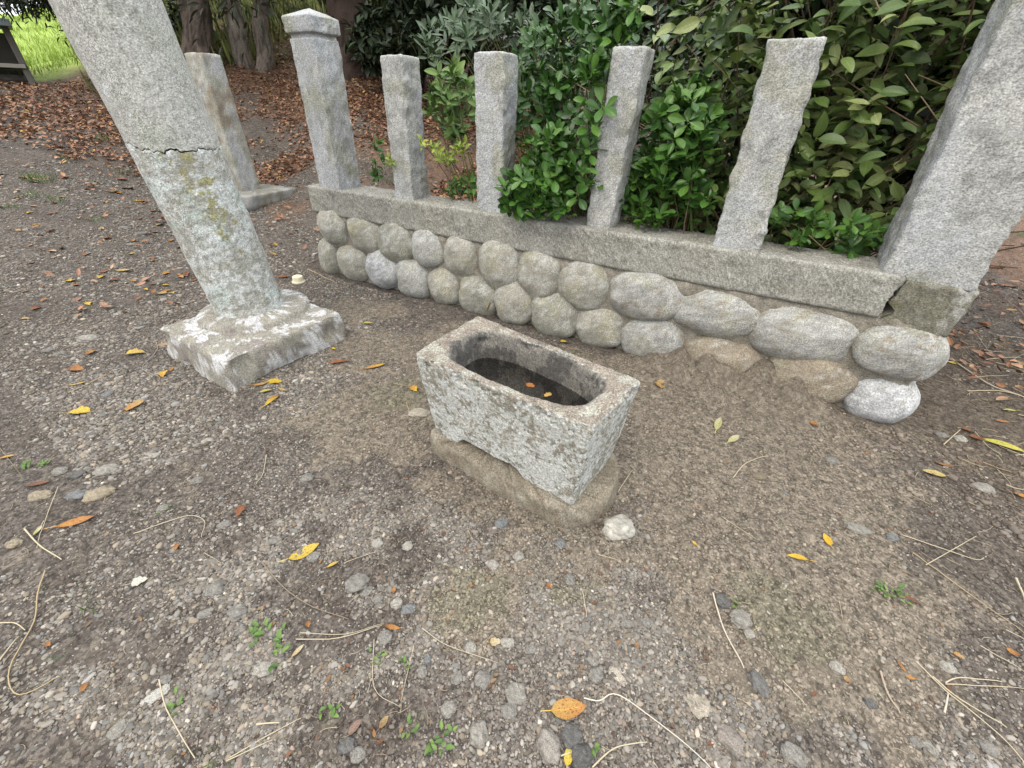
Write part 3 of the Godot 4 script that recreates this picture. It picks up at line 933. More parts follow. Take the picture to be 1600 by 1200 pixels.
func build_basin() -> void:
	var b := thing("stone_basin", "lichen-covered grey stone water basin with an oblong hollow, on a low slab", "water basin")
	var n := 480
	var rows := []
	var up := Vector3.UP
	var outer := func(t: float, k: float) -> PackedVector2Array:
		var q := []
		var m := Vector2.ZERO
		for i in 4: m += FOOT[i].lerp(TOP[i], t) * 0.25
		for i in 4: q.append(m + (FOOT[i].lerp(TOP[i], t) - m) * k)
		return rounded(q, 0.016, n)
	for k in [0.3, 0.8, 0.97]: rows.append(ring(outer.call(0.0, k), up * 0.1, Vector3.RIGHT, Vector3.BACK))
	for i in 111: rows.append(ring(outer.call(i / 110.0, 1.0), up * lerpf(0.106, 0.55, i / 110.0), Vector3.RIGHT, Vector3.BACK))
	rows.append(ring(outer.call(1.0, 0.992), up * 0.557, Vector3.RIGHT, Vector3.BACK))
	rows.append(ring(outer.call(1.0, 0.98), up * 0.56, Vector3.RIGHT, Vector3.BACK))
	# the two outlines are matched by bearing so that the rim does not twist
	var rim: PackedVector3Array = rows[rows.size() - 1]
	var ctr := Vector2.ZERO
	for c in TOP: ctr += c * 0.25
	var cav := cavity(720, 1.0)
	var inner := PackedVector2Array()
	for p in rim:
		var d := (Vector2(p.x, p.z) - ctr).normalized()
		var best := -2.0
		var hit := Vector2.ZERO
		for q in cav:
			var w := (q - ctr).normalized().dot(d)
			if w > best:
				best = w
				hit = q
		inner.append(hit)
	for i in range(1, 13):
		var k := i / 12.0
		var row := PackedVector3Array()
		for j in n:
			var q := Vector2(rim[j].x, rim[j].z).lerp(inner[j], k)
			row.append(Vector3(q.x, 0.56 - 0.012 * pow(k, 5.0), q.y))
		rows.append(row)
	for i in range(1, 27):
		var k := i / 26.0
		var row := PackedVector3Array()
		for j in n:
			var q := inner[j].lerp(ctr, 0.015 + 0.10 * k + 0.25 * pow(k, 6.0))
			row.append(Vector3(q.x, 0.546 - 0.27 * k + 0.02 * pow(k, 6.0), q.y))
		rows.append(row)
	for k in [0.45, 0.7, 0.9]:
		var row := PackedVector3Array()
		for j in n: 
			var q := inner[j].lerp(ctr, k)
			row.append(Vector3(q.x, 0.276, q.y))
		rows.append(row)
	# feet: the underside is cut away between them
	var ax := (FOOT[1] - FOOT[0]).normalized()
	var wide := (FOOT[1] - FOOT[0]).length()
	for i in 24:
		var row: PackedVector3Array = rows[i]
		for j in n:
			var t := (Vector2(row[j].x, row[j].z) - FOOT[0]).dot(ax) / wide
			var arch := 0.055 * sm(0.16, 0.24, t) * (1.0 - sm(0.62, 0.72, t))
			row[j].y += arch * (1.0 - i / 23.0)
		rows[i] = row
	var rel := func(p: Vector3, nn: Vector3) -> float:
		var q := Vector2(p.x, p.z) - ctr
		var e := n3(p, 5.0, 3.0) * 0.006 + n3(p, 20.0, 4.0) * 0.003 + n1(p, 60.0, 4.0) * 0.0012
		if p.y > 0.5 and nn.y < 0.9: e -= 0.012 * sm(0.1, 0.35, n3(p, 14.0, 55.0))
		if nn.y > 0.8 and p.y > 0.5:      # two small worn cups in the rim
			for c in [basin_uv(-0.86, 0.2), basin_uv(0.86, 0.72)]:
				e -= 0.008 * exp(-pow((Vector2(p.x, p.z) - c).length() / 0.03, 2.0))
		return e
	var col := func(p: Vector3, nn: Vector3) -> Color:
		var v := Vector2(p.x, p.z)
		var inside := false
		var rim_in := 1e9
		if p.y > 0.54:
			rim_in = 0.0
		var out_n := nn.dot(Vector3(v.x - ctr.x, 0, v.y - ctr.y)) 
		inside = p.y < 0.552 and p.y > 0.2 and out_n < 0.0
		var g := 1.18 + n3(p, 80.0, 6.0) * 0.3
		if inside:
			var d := Color(0.235, 0.222, 0.198).lerp(Color(0.11, 0.105, 0.1), sm(-0.06, 0.06, n3(p, 6.0, 3.0) + n3(p, 30.0, 3.0) * 0.4) * 0.85)
			return d * g
		if p.y > 0.54 and nn.y > 0.55:
			var c := Color(0.30, 0.262, 0.218).lerp(Color(0.215, 0.185, 0.155), sm(0.0, 0.3, n3(p, 10.0, 2.0)) * 0.7)
			c = c.lerp(Color(0.40, 0.395, 0.34), sm(0.06, 0.2, n3(p, 8.0, 31.0) * 0.8 + n3(p, 38.0, 3.0) * 0.4) * 0.8)
			c = c.lerp(Color(0.09, 0.088, 0.082), sm(0.0, 0.08, 0.05 - v.distance_to(basin_uv(0.12, -0.86)) * 0.45 + n3(p, 9.0, 5.0) * 0.08 + n3(p, 40.0, 5.0) * 0.04) * 0.8)
			return c * g
		var c := Color(0.29, 0.272, 0.228).lerp(Color(0.38, 0.352, 0.295), sm(-0.1, 0.3, n3(p, 7.0, 22.0)))
		var patch := n3(p, 9.0, 9.0) * 0.55 + n3(p, 38.0, 19.0) * 0.75 + 0.22 * n1(p, 2.5, 3.0) + 0.08
		c = c.lerp(Color(0.6, 0.612, 0.59), sm(0.02, 0.075, patch) * 0.88)
		c = c.lerp(Color(0.47, 0.50, 0.46), sm(0.25, 0.32, n3(p, 20.0, 29.0)) * 0.7)
		return c * g
	put("body", loft(rows, col, rel), M.stone, b)
	# the water
	var wsh := cavity(120, 0.965)
	var P := PackedVector3Array()
	var N := PackedVector3Array()
	var I := PackedInt32Array()
	P.append(Vector3(ctr.x, 0.415, ctr.y))
	for q in wsh: P.append(Vector3(q.x, 0.415, q.y))
	for i in 120: I.append_array([0, 1 + (i + 1) % 120, 1 + i])
	for p in P: N.append(Vector3.UP)
	put("water", mesh_of(P, N, PackedColorArray(), I), M.water, b)
	# slab of hardened earth and mortar below
	var base := thing("foundation_slab", "low mud-coloured slab of rough mortar under the stone basin", "slab")
	base.set_meta("kind", "thing")
	rows = []
	var bs := [Vector2(-0.42, -1.64), Vector2(-0.36, -1.545), Vector2(0.17, -1.175), Vector2(0.29, -1.155), Vector2(0.42, -1.215), Vector2(0.51, -1.36), Vector2(0.53, -1.5), Vector2(-0.14, -1.98)]
	var bm := Vector2(0.05, -1.5)
	for e in [[-0.05, 1.02], [0.0, 1.02], [0.03, 1.015], [0.06, 1.01], [0.085, 1.0], [0.1, 0.985], [0.108, 0.95], [0.11, 0.6], [0.11, 0.2]]:
		var q := []
		for c in bs: q.append(bm + (c - bm) * e[1])
		rows.append(ring(rounded(q, 0.045, 180), up * e[0], Vector3.RIGHT, Vector3.BACK))
	var cols := func(p: Vector3, _n: Vector3) -> Color:
		var c := Color(0.33, 0.29, 0.225).lerp(Color(0.26, 0.222, 0.17), sm(0.0, 0.3, n3(p, 8.0)) * 0.7)
		c = c.lerp(Color(0.44, 0.41, 0.34), sm(0.1, 0.35, n3(p, 5.0, 9.0)) * 0.5)
		c = c.lerp(Color(0.27, 0.225, 0.168), dirt(p, -0.06) * 0.8)
		return c * (1.0 + n3(p, 60.0) * 0.4)
	put("mortar_bed", loft(rows, cols, func(p, _n): return n3(p, 5.0, 2.0) * 0.014 + n3(p, 16.0, 2.0) * 0.01 + n3(p, 45.0, 2.0) * 0.005), M.concrete, base)

# ---------------------------------------------------------------- loose things on the ground
const MARKS := [[820, 800, "the basin slab"], [380, 590, "the plinth"], [878, 1110, "the large orange leaf"], [50, 990, "the looped straw"], [467, 868, "the oval yellow leaf"], [290, 815, "the hooked straw"], [242, 1085, "the wedge-shaped chip"], [480, 945, "the dark bent twig"],
	[1140, 985, "the long barkless twig"], [1040, 1130, "the crooked twig"], [1273, 862, "the two golden leaves"], [1400, 680, "the white corner cobble"], [214, 912, "the cream torn leaf"], [112, 819, "the long orange-brown leaf"], [120, 760, "the tan pebbles"], [600, 985, "the rust-orange curled leaf"], [720, 1012, "the thin angled straw"],
	[964, 1056, "the tan stone splinter"], [1392, 928, "the low clover weed"], [1395, 1085, "the thick brown twig"], [1520, 1075, "the forked pale straws"], [735, 940, "the mossy patch"], [1130, 680, "the pair of pale green leaves"], [425, 1005, "the two-leaved weed"], [117, 646, "the bright yellow lobed leaf"], [207, 639, "the tan-orange curled leaf"],
	[378, 797, "the star-shaped leaf"], [800, 1090, "the flat grey pebbles"], [860, 1165, "the big dark pebbles"], [1540, 590, "the thick dry branch"], [1583, 703, "the long yellow-green leaf"], [140, 530, "the pale stone chip"], [65, 285, "the largest grass tuft"], [467, 437, "the cream cap"], [430, 305, "the stone marker's slab"], [192, 272, "the tuft beside the pillar"], [20, 326, "the low pale tuft"], [105, 372, "the rust leaf heap"], [160, 220, "the far tuft"], [60, 130, "the shed's foot"], [250, 160, "the bank foot"], [690, 1160, "the feathery weed"], [558, 912, "the row of round pebbles"], [1560, 430, "the fence corner"], [320, 1190, "the grass sprout"], [1480, 950, "the crossed long straws"]]

func near(px: float, py: float) -> String:
	var best := 1e9
	var says := ""
	for e in MARKS:
		var d := Vector2(px - e[0], (py - e[1]) * 1.2).length()
		if d < best and d > 6.0:
			best = d
			says = e[2]
	return says

func looks(c: Color) -> String:
	var v := c.get_luminance()
	if c.b > c.r * 1.02: return "bluish"
	if c.r > c.b * 1.5: return "tan"
	return "dark" if v < 0.2 else ("pale" if v > 0.3 else "grey")

func loose_stone(px: float, py: float, size: float, stretch: float, turn: float, tint: Color, label: String, flat := 0.55) -> void:
	var p := ground_at(px, py)
	var dist := p.distance_to(EYE)
	var depth := (p - EYE).dot(cam_f)
	var m: float = size / FOCAL * depth * 0.43 / maxf(stretch, 1.0)
	m *= 1.0
	var seed_ := int(px * 3.0 + py)
	var col := func(q: Vector3, _n: Vector3) -> Color:
		var c := tint.lerp(tint * 0.7, sm(0.0, 0.4, n3(q, 1.6, seed_)))
		c = c.lerp(tint * 1.25, sm(0.1, 0.4, n3(q, 2.6, seed_ + 5.0)) * 0.6)
		return c * (1.0 + n3(q, 9.0, 3.0) * 0.5)
	var o := put("loose_stone", stone_mesh(26, 18, seed_, 0.2, 2.4, col), M.rock)
	o.transform = Transform3D(Basis(Vector3.UP, turn) * Basis(Vector3.RIGHT, n1(Vector3(px, py, 0), 0.3) * 0.25) * Basis.from_scale(Vector3(m * stretch, m * flat, m)), p + Vector3(0, m * flat * 0.12, 0))
	if label == "": label = "%s %s %s pebble lying near %s" % [("tiny" if size < 20 else ("small" if size < 27 else "large")), ("long" if stretch > 1.35 else ("rounded" if stretch < 1.1 else "oval")), looks(tint), near(px, py)]
	tag(o, label, "stone", "stones lying on the gravel")

func fallen_leaf(px: float, py: float, size: float, turn: float, kind: int, c0: Color, c1: Color, label: String, place := Vector3.INF, tilt := 0.0) -> void:
	var p := ground_at(px, py) if place == Vector3.INF else place
	var depth := (p - EYE).dot(cam_f)
	var m: float = size / FOCAL * depth * 0.98
	var seed_ := int(px * 7.0 + py)
	var r := RandomNumberGenerator.new()
	r.seed = seed_
	var wide: float = [0.5, 0.55, 0.8, 0.3][kind]
	var mesh := leaf_mesh(m, m * wide, kind, r.randf_range(0.1, 0.5), r.randf_range(-0.5, 0.9), m * 0.28, seed_, r.randf_range(-0.5, 0.5), [c0, c1])
	var o := put("fallen_leaf", mesh, M.dry_leaf)
	var low := 0.0
	o.transform = Transform3D(Basis(Vector3.UP, turn) * Basis(Vector3.RIGHT, tilt) * Basis(Vector3.BACK, r.randf_range(-0.15, 0.15)), p + Vector3(0, 0.009, 0))
	o.transform = o.transform.translated_local(Vector3(0, 0, -m * 0.6))
	if label.begins_with("*"): label = "%s%s %s fallen leaf near %s" % ["tiny " if size < 15 else "", ["oval", "blunt", "lobed", "narrow"][kind], label.substr(1), near(px, py)]
	tag(o, label, "leaf", "fallen leaves")

func twig(pts: Array, rad0: float, tint: Color, label: String, called := "twig", cat := "twig") -> void:
	var rad := rad0 * 0.78
	var P := PackedVector3Array()
	for i in pts.size():
		var p := ground_at(pts[i][0], pts[i][1])
		P.append(p)
	# subdivide so that it lies on the ground
	var Q := PackedVector3Array()
	for i in P.size() - 1:
		for k in 5:
			var a := P[maxi(i - 1, 0)]
			var b := P[i]
			var c := P[i + 1]
			var d := P[mini(i + 2, P.size() - 1)]
			var q := b.cubic_interpolate(c, a, d, k / 5.0)
			q.y = height(q.x, q.z) + rad * 0.9 + 0.005
			Q.append(q)
	Q.append(P[P.size() - 1] + Vector3(0, rad, 0))
	var key := "twig%02d" % int(tint.r * 40.0)
	if not M.has(key): M[key] = plain_mat(tint, 0.8)
	var o := put(called, tube(Q, rad, rad * 0.6, 6, 0.12), M[key])
	var far := Vector2(pts[0][0] - pts[pts.size() - 1][0], pts[0][1] - pts[pts.size() - 1][1]).length()
	if label == "": label = "%s %s %s lying near %s" % [("short" if far < 45 else "long"), ("thin" if rad < 0.0022 else "thick"), ("pale dry straw" if tint.r > 0.39 and tint.r < 0.41 else ("brown twig" if tint.r < 0.3 else "tan dry straw")), near(pts[0][0] * 0.5 + pts[pts.size() - 1][0] * 0.5, pts[0][1] * 0.5 + pts[pts.size() - 1][1] * 0.5)]
	tag(o, label, cat, "dry twigs and straws on the ground")

func build_litter() -> void:
	var gy := Color(0.27, 0.255, 0.23)
	var dk := Color(0.16, 0.155, 0.148)
	var tn := Color(0.36, 0.305, 0.225)
	var lt := Color(0.40, 0.375, 0.33)
	var bl := Color(0.225, 0.232, 0.231)
	var g1 := ""
	var g2 := ""
	var g3 := ""
	for e in [[784, 818, 26, 1.3, 0.9, bl, "small blue-grey pebble at the edge of the basin's slab"], [876, 850, 18, 1.0, 0.3, bl, "tiny greenish-blue pebble in front of the basin slab"],
		[63, 775, 34, 1.5, 0.2, tn, g3], [155, 773, 42, 1.4, 0.5, tn, g3], [166, 735, 36, 1.5, 0.4, lt * 0.85, g3], [122, 774, 32, 1.4, 0.2, bl, g2], [95, 737, 24, 1.2, 0.4, gy, g1], [121, 742, 24, 1.2, 0.1, dk, g2],
		[325, 690, 21, 1.4, 0.5, lt, g1], [308, 752, 20, 1.2, 0.5, gy, g1], [168, 617, 18, 1.3, 0.1, bl, g2], [22, 850, 28, 1.4, 0.0, tn, g3], [335, 922, 30, 1.1, 0.3, gy, g1], [372, 957, 30, 1.0, 0.8, gy, g1],
		[413, 1046, 36, 1.4, 0.1, lt, g1], [258, 1062, 20, 1.3, 0.2, gy, g1], [186, 1140, 30, 1.2, 0.9, lt * 0.8, g1], [558, 912, 40, 1.1, 0.6, gy, g1], [574, 925, 20, 1.2, 1.0, gy, g1], [591, 936, 20, 1.2, 0.9, gy, g1],
		[620, 943, 19, 1.0, 1.2, lt, g1], [638, 953, 24, 1.2, 0.2, bl, g2], [320, 960, 24, 1.4, 0.4, gy, g1], [602, 996, 24, 1.0, 0.8, gy, g1], [755, 1063, 30, 1.0, 1.2, gy, g1], [806, 1085, 38, 1.1, 0.2, lt * 0.75, g1],
		[795, 1112, 30, 1.2, 0.1, gy, g1], [700, 1108, 26, 1.0, 0.9, lt * 0.8, g1], [748, 1148, 40, 0.8, 0.2, lt * 0.8, g1], [858, 1168, 52, 0.75, 0.3, Color(0.33, 0.3, 0.265), g1], [893, 1152, 36, 1.0, 0.4, dk, g2],
		[910, 1182, 40, 1.1, 0.1, dk * 0.8, g2], [930, 1055, 26, 1.1, 0.4, gy, g1], [926, 1034, 22, 1.5, -0.5, lt * 0.8, g1], [1157, 968, 36, 1.1, -0.2, lt * 0.8, "round pale stone beside the long straight twig"], [1170, 990, 18, 1.0, 0.2, lt, g1],
		[1128, 940, 26, 0.9, 0.2, dk, g2], [1185, 1070, 42, 0.6, 0.2, dk * 1.2, g2], [1140, 1157, 52, 0.62, 0.6, Color(0.34, 0.3, 0.265), "long flat brownish pebble at the end of a crooked twig"], [1308, 1044, 24, 0.9, 0.2, lt, g1],
		[1340, 827, 38, 1.5, -0.4, lt * 0.8, "pale oval stone beside two yellow leaves"], [1395, 840, 20, 1.2, 0.1, bl, g2], [1452, 1170, 28, 0.7, 0.4, lt * 0.8, g1], [1240, 1180, 40, 1.2, -0.6, gy, g1], [1480, 1043, 26, 1.3, -0.4, lt, g1],
		[1535, 763, 32, 1.3, -0.2, lt * 0.9, g1], [1470, 681, 20, 1.2, -0.2, gy, g1], [137, 530, 30, 1.4, 0.2, lt, "pale flat stone chip near the pillar plinth"], [77, 548, 18, 1.2, 0.2, gy, g1], [480, 748, 22, 1.1, 0.6, gy, g1],
		[242, 712, 18, 1.3, 0.4, lt, g1], [255, 795, 20, 1.1, 0.5, gy, g1], [490, 870, 24, 1.2, 0.2, gy, g1], [430, 845, 22, 1.2, 0.2, gy, g1], [350, 820, 22, 1.4, 0.4, gy, g1], [715, 1060, 20, 1.0, 0.3, gy, g1], [668, 1030, 18, 0.7, 0.3, bl, g2],
		[660, 1050, 22, 0.8, 0.3, lt * 0.7, g1], [560, 1180, 28, 1.2, 0.2, gy, g1], [543, 1165, 34, 1.3, 0.2, dk, g2], [810, 870, 20, 1.1, 0.7, lt, g1], [770, 884, 20, 1.0, 0.7, lt, g1], [590, 850, 20, 1.0, 0.9, lt, g1], [637, 854, 18, 1.0, 0.9, lt, g1],
		[890, 907, 22, 0.8, 0.2, gy, g1], [793, 1005, 26, 1.5, 0.0, lt, g1], [735, 1013, 20, 1.0, 0.6, lt, g1], [830, 1015, 18, 1.1, 0.6, gy, g1], [1010, 973, 22, 1.3, -0.2, gy, g1], [980, 975, 20, 1.2, -0.2, gy, g1], [915, 980, 18, 0.8, 0.2, gy, g1],
		[220, 366, 20, 1.6, 0.2, dk * 1.3, g2], [205, 383, 16, 1.4, 0.0, lt * 0.7, g1], [250, 440, 16, 1.4, 0.3, gy, g1], [195, 357, 18, 1.5, 0.2, gy, g1], [100, 297, 14, 1.5, 0.0, lt * 0.7, g1], [185, 492, 14, 1.2, 0.3, lt, g1],
		[1300, 720, 22, 1.4, -0.4, gy, g1], [1185, 745, 26, 1.4, -0.2, tn * 0.7, g1], [1500, 686, 20, 1.2, 0.0, lt, g1], [1430, 1160, 18, 1.0, 0.2, gy, g1], [1360, 1100, 20, 1.2, 0.0, dk, g2], [1545, 1170, 28, 1.2, -0.4, gy, g1]]:
		loose_stone(e[0], e[1], e[2], e[3], e[4], e[5], e[6])
	loose_stone(965, 826, 56, 1.25, 0.3, Color(0.56, 0.54, 0.475), "fist-sized pale grey stone resting against the basin slab", 0.8)
	loose_stone(242, 1087, 44, 2.0, 0.75, Color(0.5, 0.485, 0.44), "long pale wedge-shaped stone chip on the gravel", 0.3)
	loose_stone(964, 1056, 34, 1.9, -0.8, Color(0.48, 0.43, 0.35), "long tan splinter of stone on the gravel", 0.3)
	loose_stone(655, 646, 36, 1.4, 0.1, Color(0.46, 0.42, 0.34), "smooth grey stone half hidden by the basin's end", 0.4)
	loose_stone(1092, 1102, 40, 1.0, 0.4, Color(0.42, 0.37, 0.3), "crumbly pale lump trodden level with the ground", 0.2)

	var ye := Color(0.66, 0.47, 0.05)
	var og := Color(0.5, 0.24, 0.05)
	var br := Color(0.25, 0.095, 0.035)
	var ta := Color(0.46, 0.34, 0.16)
	var li := Color(0.5, 0.52, 0.11)
	var cr := Color(0.6, 0.57, 0.42)
	var ly := "*yellow"
	var lb := "*red-brown"
	var lo := "*orange scrap"
	var lr := "*brown"
	for e in [[117, 646, 30, 1.9, 2, ye, ye, "bright yellow lobed leaf with a brown corner"], [207, 639, 30, 3.0, 2, og, ta, "tan-orange curled leaf with an upright tip"], [206, 554, 26, 1.9, 2, ye, ta, ly], [115, 579, 24, 1.6, 2, br, og, lb], [145, 551, 18, 0.1, 2, og, br, lb],
		[117, 602, 24, 2.0, 3, ta, ye, ly], [257, 584, 20, 0.6, 2, ye, og, "yellow crumpled leaf caught at the plinth's side"], [269, 578, 12, 0.4, 0, og, br, lo], [6, 717, 22, 2.0, 3, og, ye, ly], [378, 797, 22, 0.2, 2, br, br, "red-brown star-shaped leaf in the gravel"], [51, 759, 34, 1.9, 3, Color(0.11, 0.045, 0.035), br, "dark maroon narrow leaf among tan pebbles"],
		[252, 540, 22, 1.8, 0, Color(0.38, 0.24, 0.15), ta, "pinkish dry leaf leaning on the plinth corner"], [112, 819, 50, 2.05, 3, og, Color(0.4, 0.17, 0.06), "long orange-brown leaf next to pale straws"], [63, 828, 24, 0.3, 3, cr, li, "pale green-yellow leaf pinned by a straw"], [467, 868, 48, 2.2, 0, ye, Color(0.6, 0.45, 0.08), "large oval yellow leaf with thin stalk"],
		[214, 912, 22, 2.0, 2, Color(0.62, 0.6, 0.54), Color(0.62, 0.6, 0.54), "cream-white torn leaf on the gravel"], [278, 854, 12, 0.4, 2, br, og, lo], [77, 1007, 11, 1.0, 2, br, og, lo], [136, 1072, 13, 0.2, 2, br, og, lo], [483, 975, 11, 0.3, 2, br, og, lo], [462, 1023, 24, 2.6, 3, ta, cr, "curled tan leaf beside the little weed"], [518, 885, 20, 2.2, 3, ye, ta, ly],
		[878, 1110, 58, 1.7, 0, Color(0.52, 0.33, 0.09), Color(0.46, 0.2, 0.05), "large orange leaf with yellow base and a hole"], [617, 982, 28, 4.6, 3, og, br, "rust-orange curled leaf at the tip of two straws"], [887, 1188, 28, 2.9, 0, ye, li, "yellow-green leaf on a pinkish stalk"], [598, 1133, 20, 2.6, 0, Color(0.22, 0.13, 0.06), ta, lb], [552, 1142, 26, 2.5, 0, Color(0.26, 0.17, 0.14), Color(0.3, 0.21, 0.17), lb],
		[770, 1005, 18, 1.7, 2, ta, cr, "tan papery leaf scrap on the gravel"], [856, 916, 11, 0.9, 2, br, og, lo], [616, 923, 9, 0.2, 2, og, br, lo], [1293, 848, 24, 3.0, 0, Color(0.7, 0.42, 0.02), ye, "deep yellow oval leaf on trodden soil"], [1253, 875, 32, 4.4, 3, Color(0.68, 0.42, 0.03), ye, "golden curled narrow leaf on trodden soil"], [1084, 850, 10, 0.5, 0, ye, ye, "tiny yellow leaflet on trodden soil"],
		[1409, 1045, 20, 3.3, 3, og, br, lb], [1423, 1061, 16, 4.4, 3, og, og, lb], [1492, 1025, 14, 1.0, 2, og, ta, lo], [1431, 943, 24, 4.0, 3, Color(0.13, 0.06, 0.05), br, "dark maroon leaf beside the low weed"], [1576, 1019, 16, 1.0, 2, og, br, lo], [1320, 1062, 12, 0.6, 2, ta, br, lo],
		[645, 607, 18, 0.8, 2, og, ye, "orange leaf scrap beside the basin's narrow end"], [879, 535, 13, 1.2, 2, ye, ye, "small yellow leaf between basin and cobble wall"], [1032, 604, 24, 2.9, 2, Color(0.55, 0.34, 0.1), ta, "tan-orange fan-shaped leaf behind the basin"],
		[425, 598, 24, 1.6, 2, ye, ye, "clean yellow leaf in the heap before the plinth"], [405, 602, 24, 1.9, 3, og, ta, "orange narrow leaf in the heap before the plinth"], [422, 630, 34, 2.9, 3, ye, br, "half yellow half brown leaf in the heap before the plinth"], [414, 613, 20, 2.0, 0, li, ta, "greenish leaf in the heap before the plinth"], [440, 610, 18, 1.2, 3, ta, ta, "dried tan leaf in the heap before the plinth"],
		[525, 568, 30, 1.9, 3, Color(0.34, 0.12, 0.05), br, "smooth red-brown leaf between plinth and basin"], [581, 575, 36, 2.0, 3, og, ye, "orange and yellow folded leaf between plinth and basin"], [573, 506, 16, 1.5, 0, li, ta, "small olive leaf beside the plinth's far corner"], [521, 546, 9, 1.0, 0, ye, ye, "tiny yellow leaflet against the plinth's side"], [440, 433, 18, 1.4, 0, br, br, "red-brown leaf beside the cream cap"],
		[1120, 668, 40, 2.6, 3, Color(0.5, 0.5, 0.18), cr, "pale green leaf of the pair on bare soil"], [1142, 690, 34, 2.2, 3, Color(0.48, 0.47, 0.2), cr, "cream-green leaf of the pair on bare soil"], [1465, 743, 34, 4.4, 0, Color(0.6, 0.5, 0.16), ta, "pale yellow oval leaf on the soil below the corner"], [1583, 703, 54, 4.0, 3, Color(0.62, 0.56, 0.05), li, "long bright yellow-green leaf beyond the fence corner"],
		[1497, 569, 26, 4.5, 3, Color(0.5, 0.5, 0.08), ye, "yellow-green narrow leaf under the dry branch"], [1570, 660, 26, 4.6, 3, og, br, lr], [1579, 643, 20, 4.6, 3, li, li, "lime leaf on the dark soil beyond the fence corner"], [1507, 672, 16, 0.3, 2, br, br, lr], [1520, 685, 20, 1.0, 2, br, br, lr], [1580, 449, 26, 4.5, 0, br, br, lr], [1561, 419, 22, 4.5, 0, Color(0.18, 0.07, 0.06), br, lr], [1269, 663, 13, 0.6, 2, og, br, lo],
		[1480, 728, 30, 4.5, 3, Color(0.2, 0.1, 0.05), og, lr], [1590, 775, 20, 1.0, 0, og, og, lr], [110, 440, 18, 1.6, 2, ye, ta, ly], [190, 423, 26, 1.7, 3, ta, ye, ly], [228, 453, 12, 1.0, 0, ye, og, ly], [270, 458, 12, 1.0, 0, ye, ta, ly], [283, 433, 13, 1.0, 0, og, ta, lb]]:
		fallen_leaf(e[0], e[1], e[2], e[3], e[4], e[5], e[6], e[7])
	# scattered by the path on the left, thicker towards the bank
	var r := RandomNumberGenerator.new()
	r.seed = 5
	for i in 120:
		var ph := r.randf_range(-0.95, -0.56)
		var d := r.randf_range(4.6, 8.5)
		var p := Vector3(sin(ph) * d, 0, -cos(ph) * d)
		p.y = height(p.x, p.z)
		var c: Color = [og, br, br, ta, ye, Color(0.3, 0.14, 0.06)][r.randi() % 6]
		var kd := r.randi() % 3
		var nm: String = {og: "orange", br: "rust-brown", ta: "tan", ye: "yellow"}.get(c, "rust-brown")
		fallen_leaf(r.randf() * 900.0, r.randf() * 900.0, r.randf_range(10, 15), r.randf() * TAU, kd, c, c * 0.8, ("small " if i % 2 else "curled ") + nm + [" oval", " blunt", " lobed"][kd] + " leaf on the path near " + near(pixel_of(p).x, pixel_of(p).y), p)
	# leaves afloat
	for e in [[826, 603, 17, 0.9, Color(0.42, 0.16, 0.03), "rust-orange leaf in the basin's water"], [854, 621, 15, 2.2, Color(0.55, 0.36, 0.08), "yellow-brown leaf afloat in the basin's water"]]:
		fallen_leaf(e[0], e[1], e[2], e[3], 2, e[4], e[4], e[5], at_y(e[0], e[1], 0.412))
	fallen_leaf(767, 489, 22, 1.0, 3, Color(0.5, 0.27, 0.09), ta, "orange-tan leaf standing against the cobble wall", wp(2.13, 0.1, 0.06), -1.2)

	var st := Color(0.32, 0.25, 0.15)
	var pa := Color(0.40, 0.345, 0.245)
	var bt := Color(0.2, 0.155, 0.11)
	var ls := ""
	var lw := ""
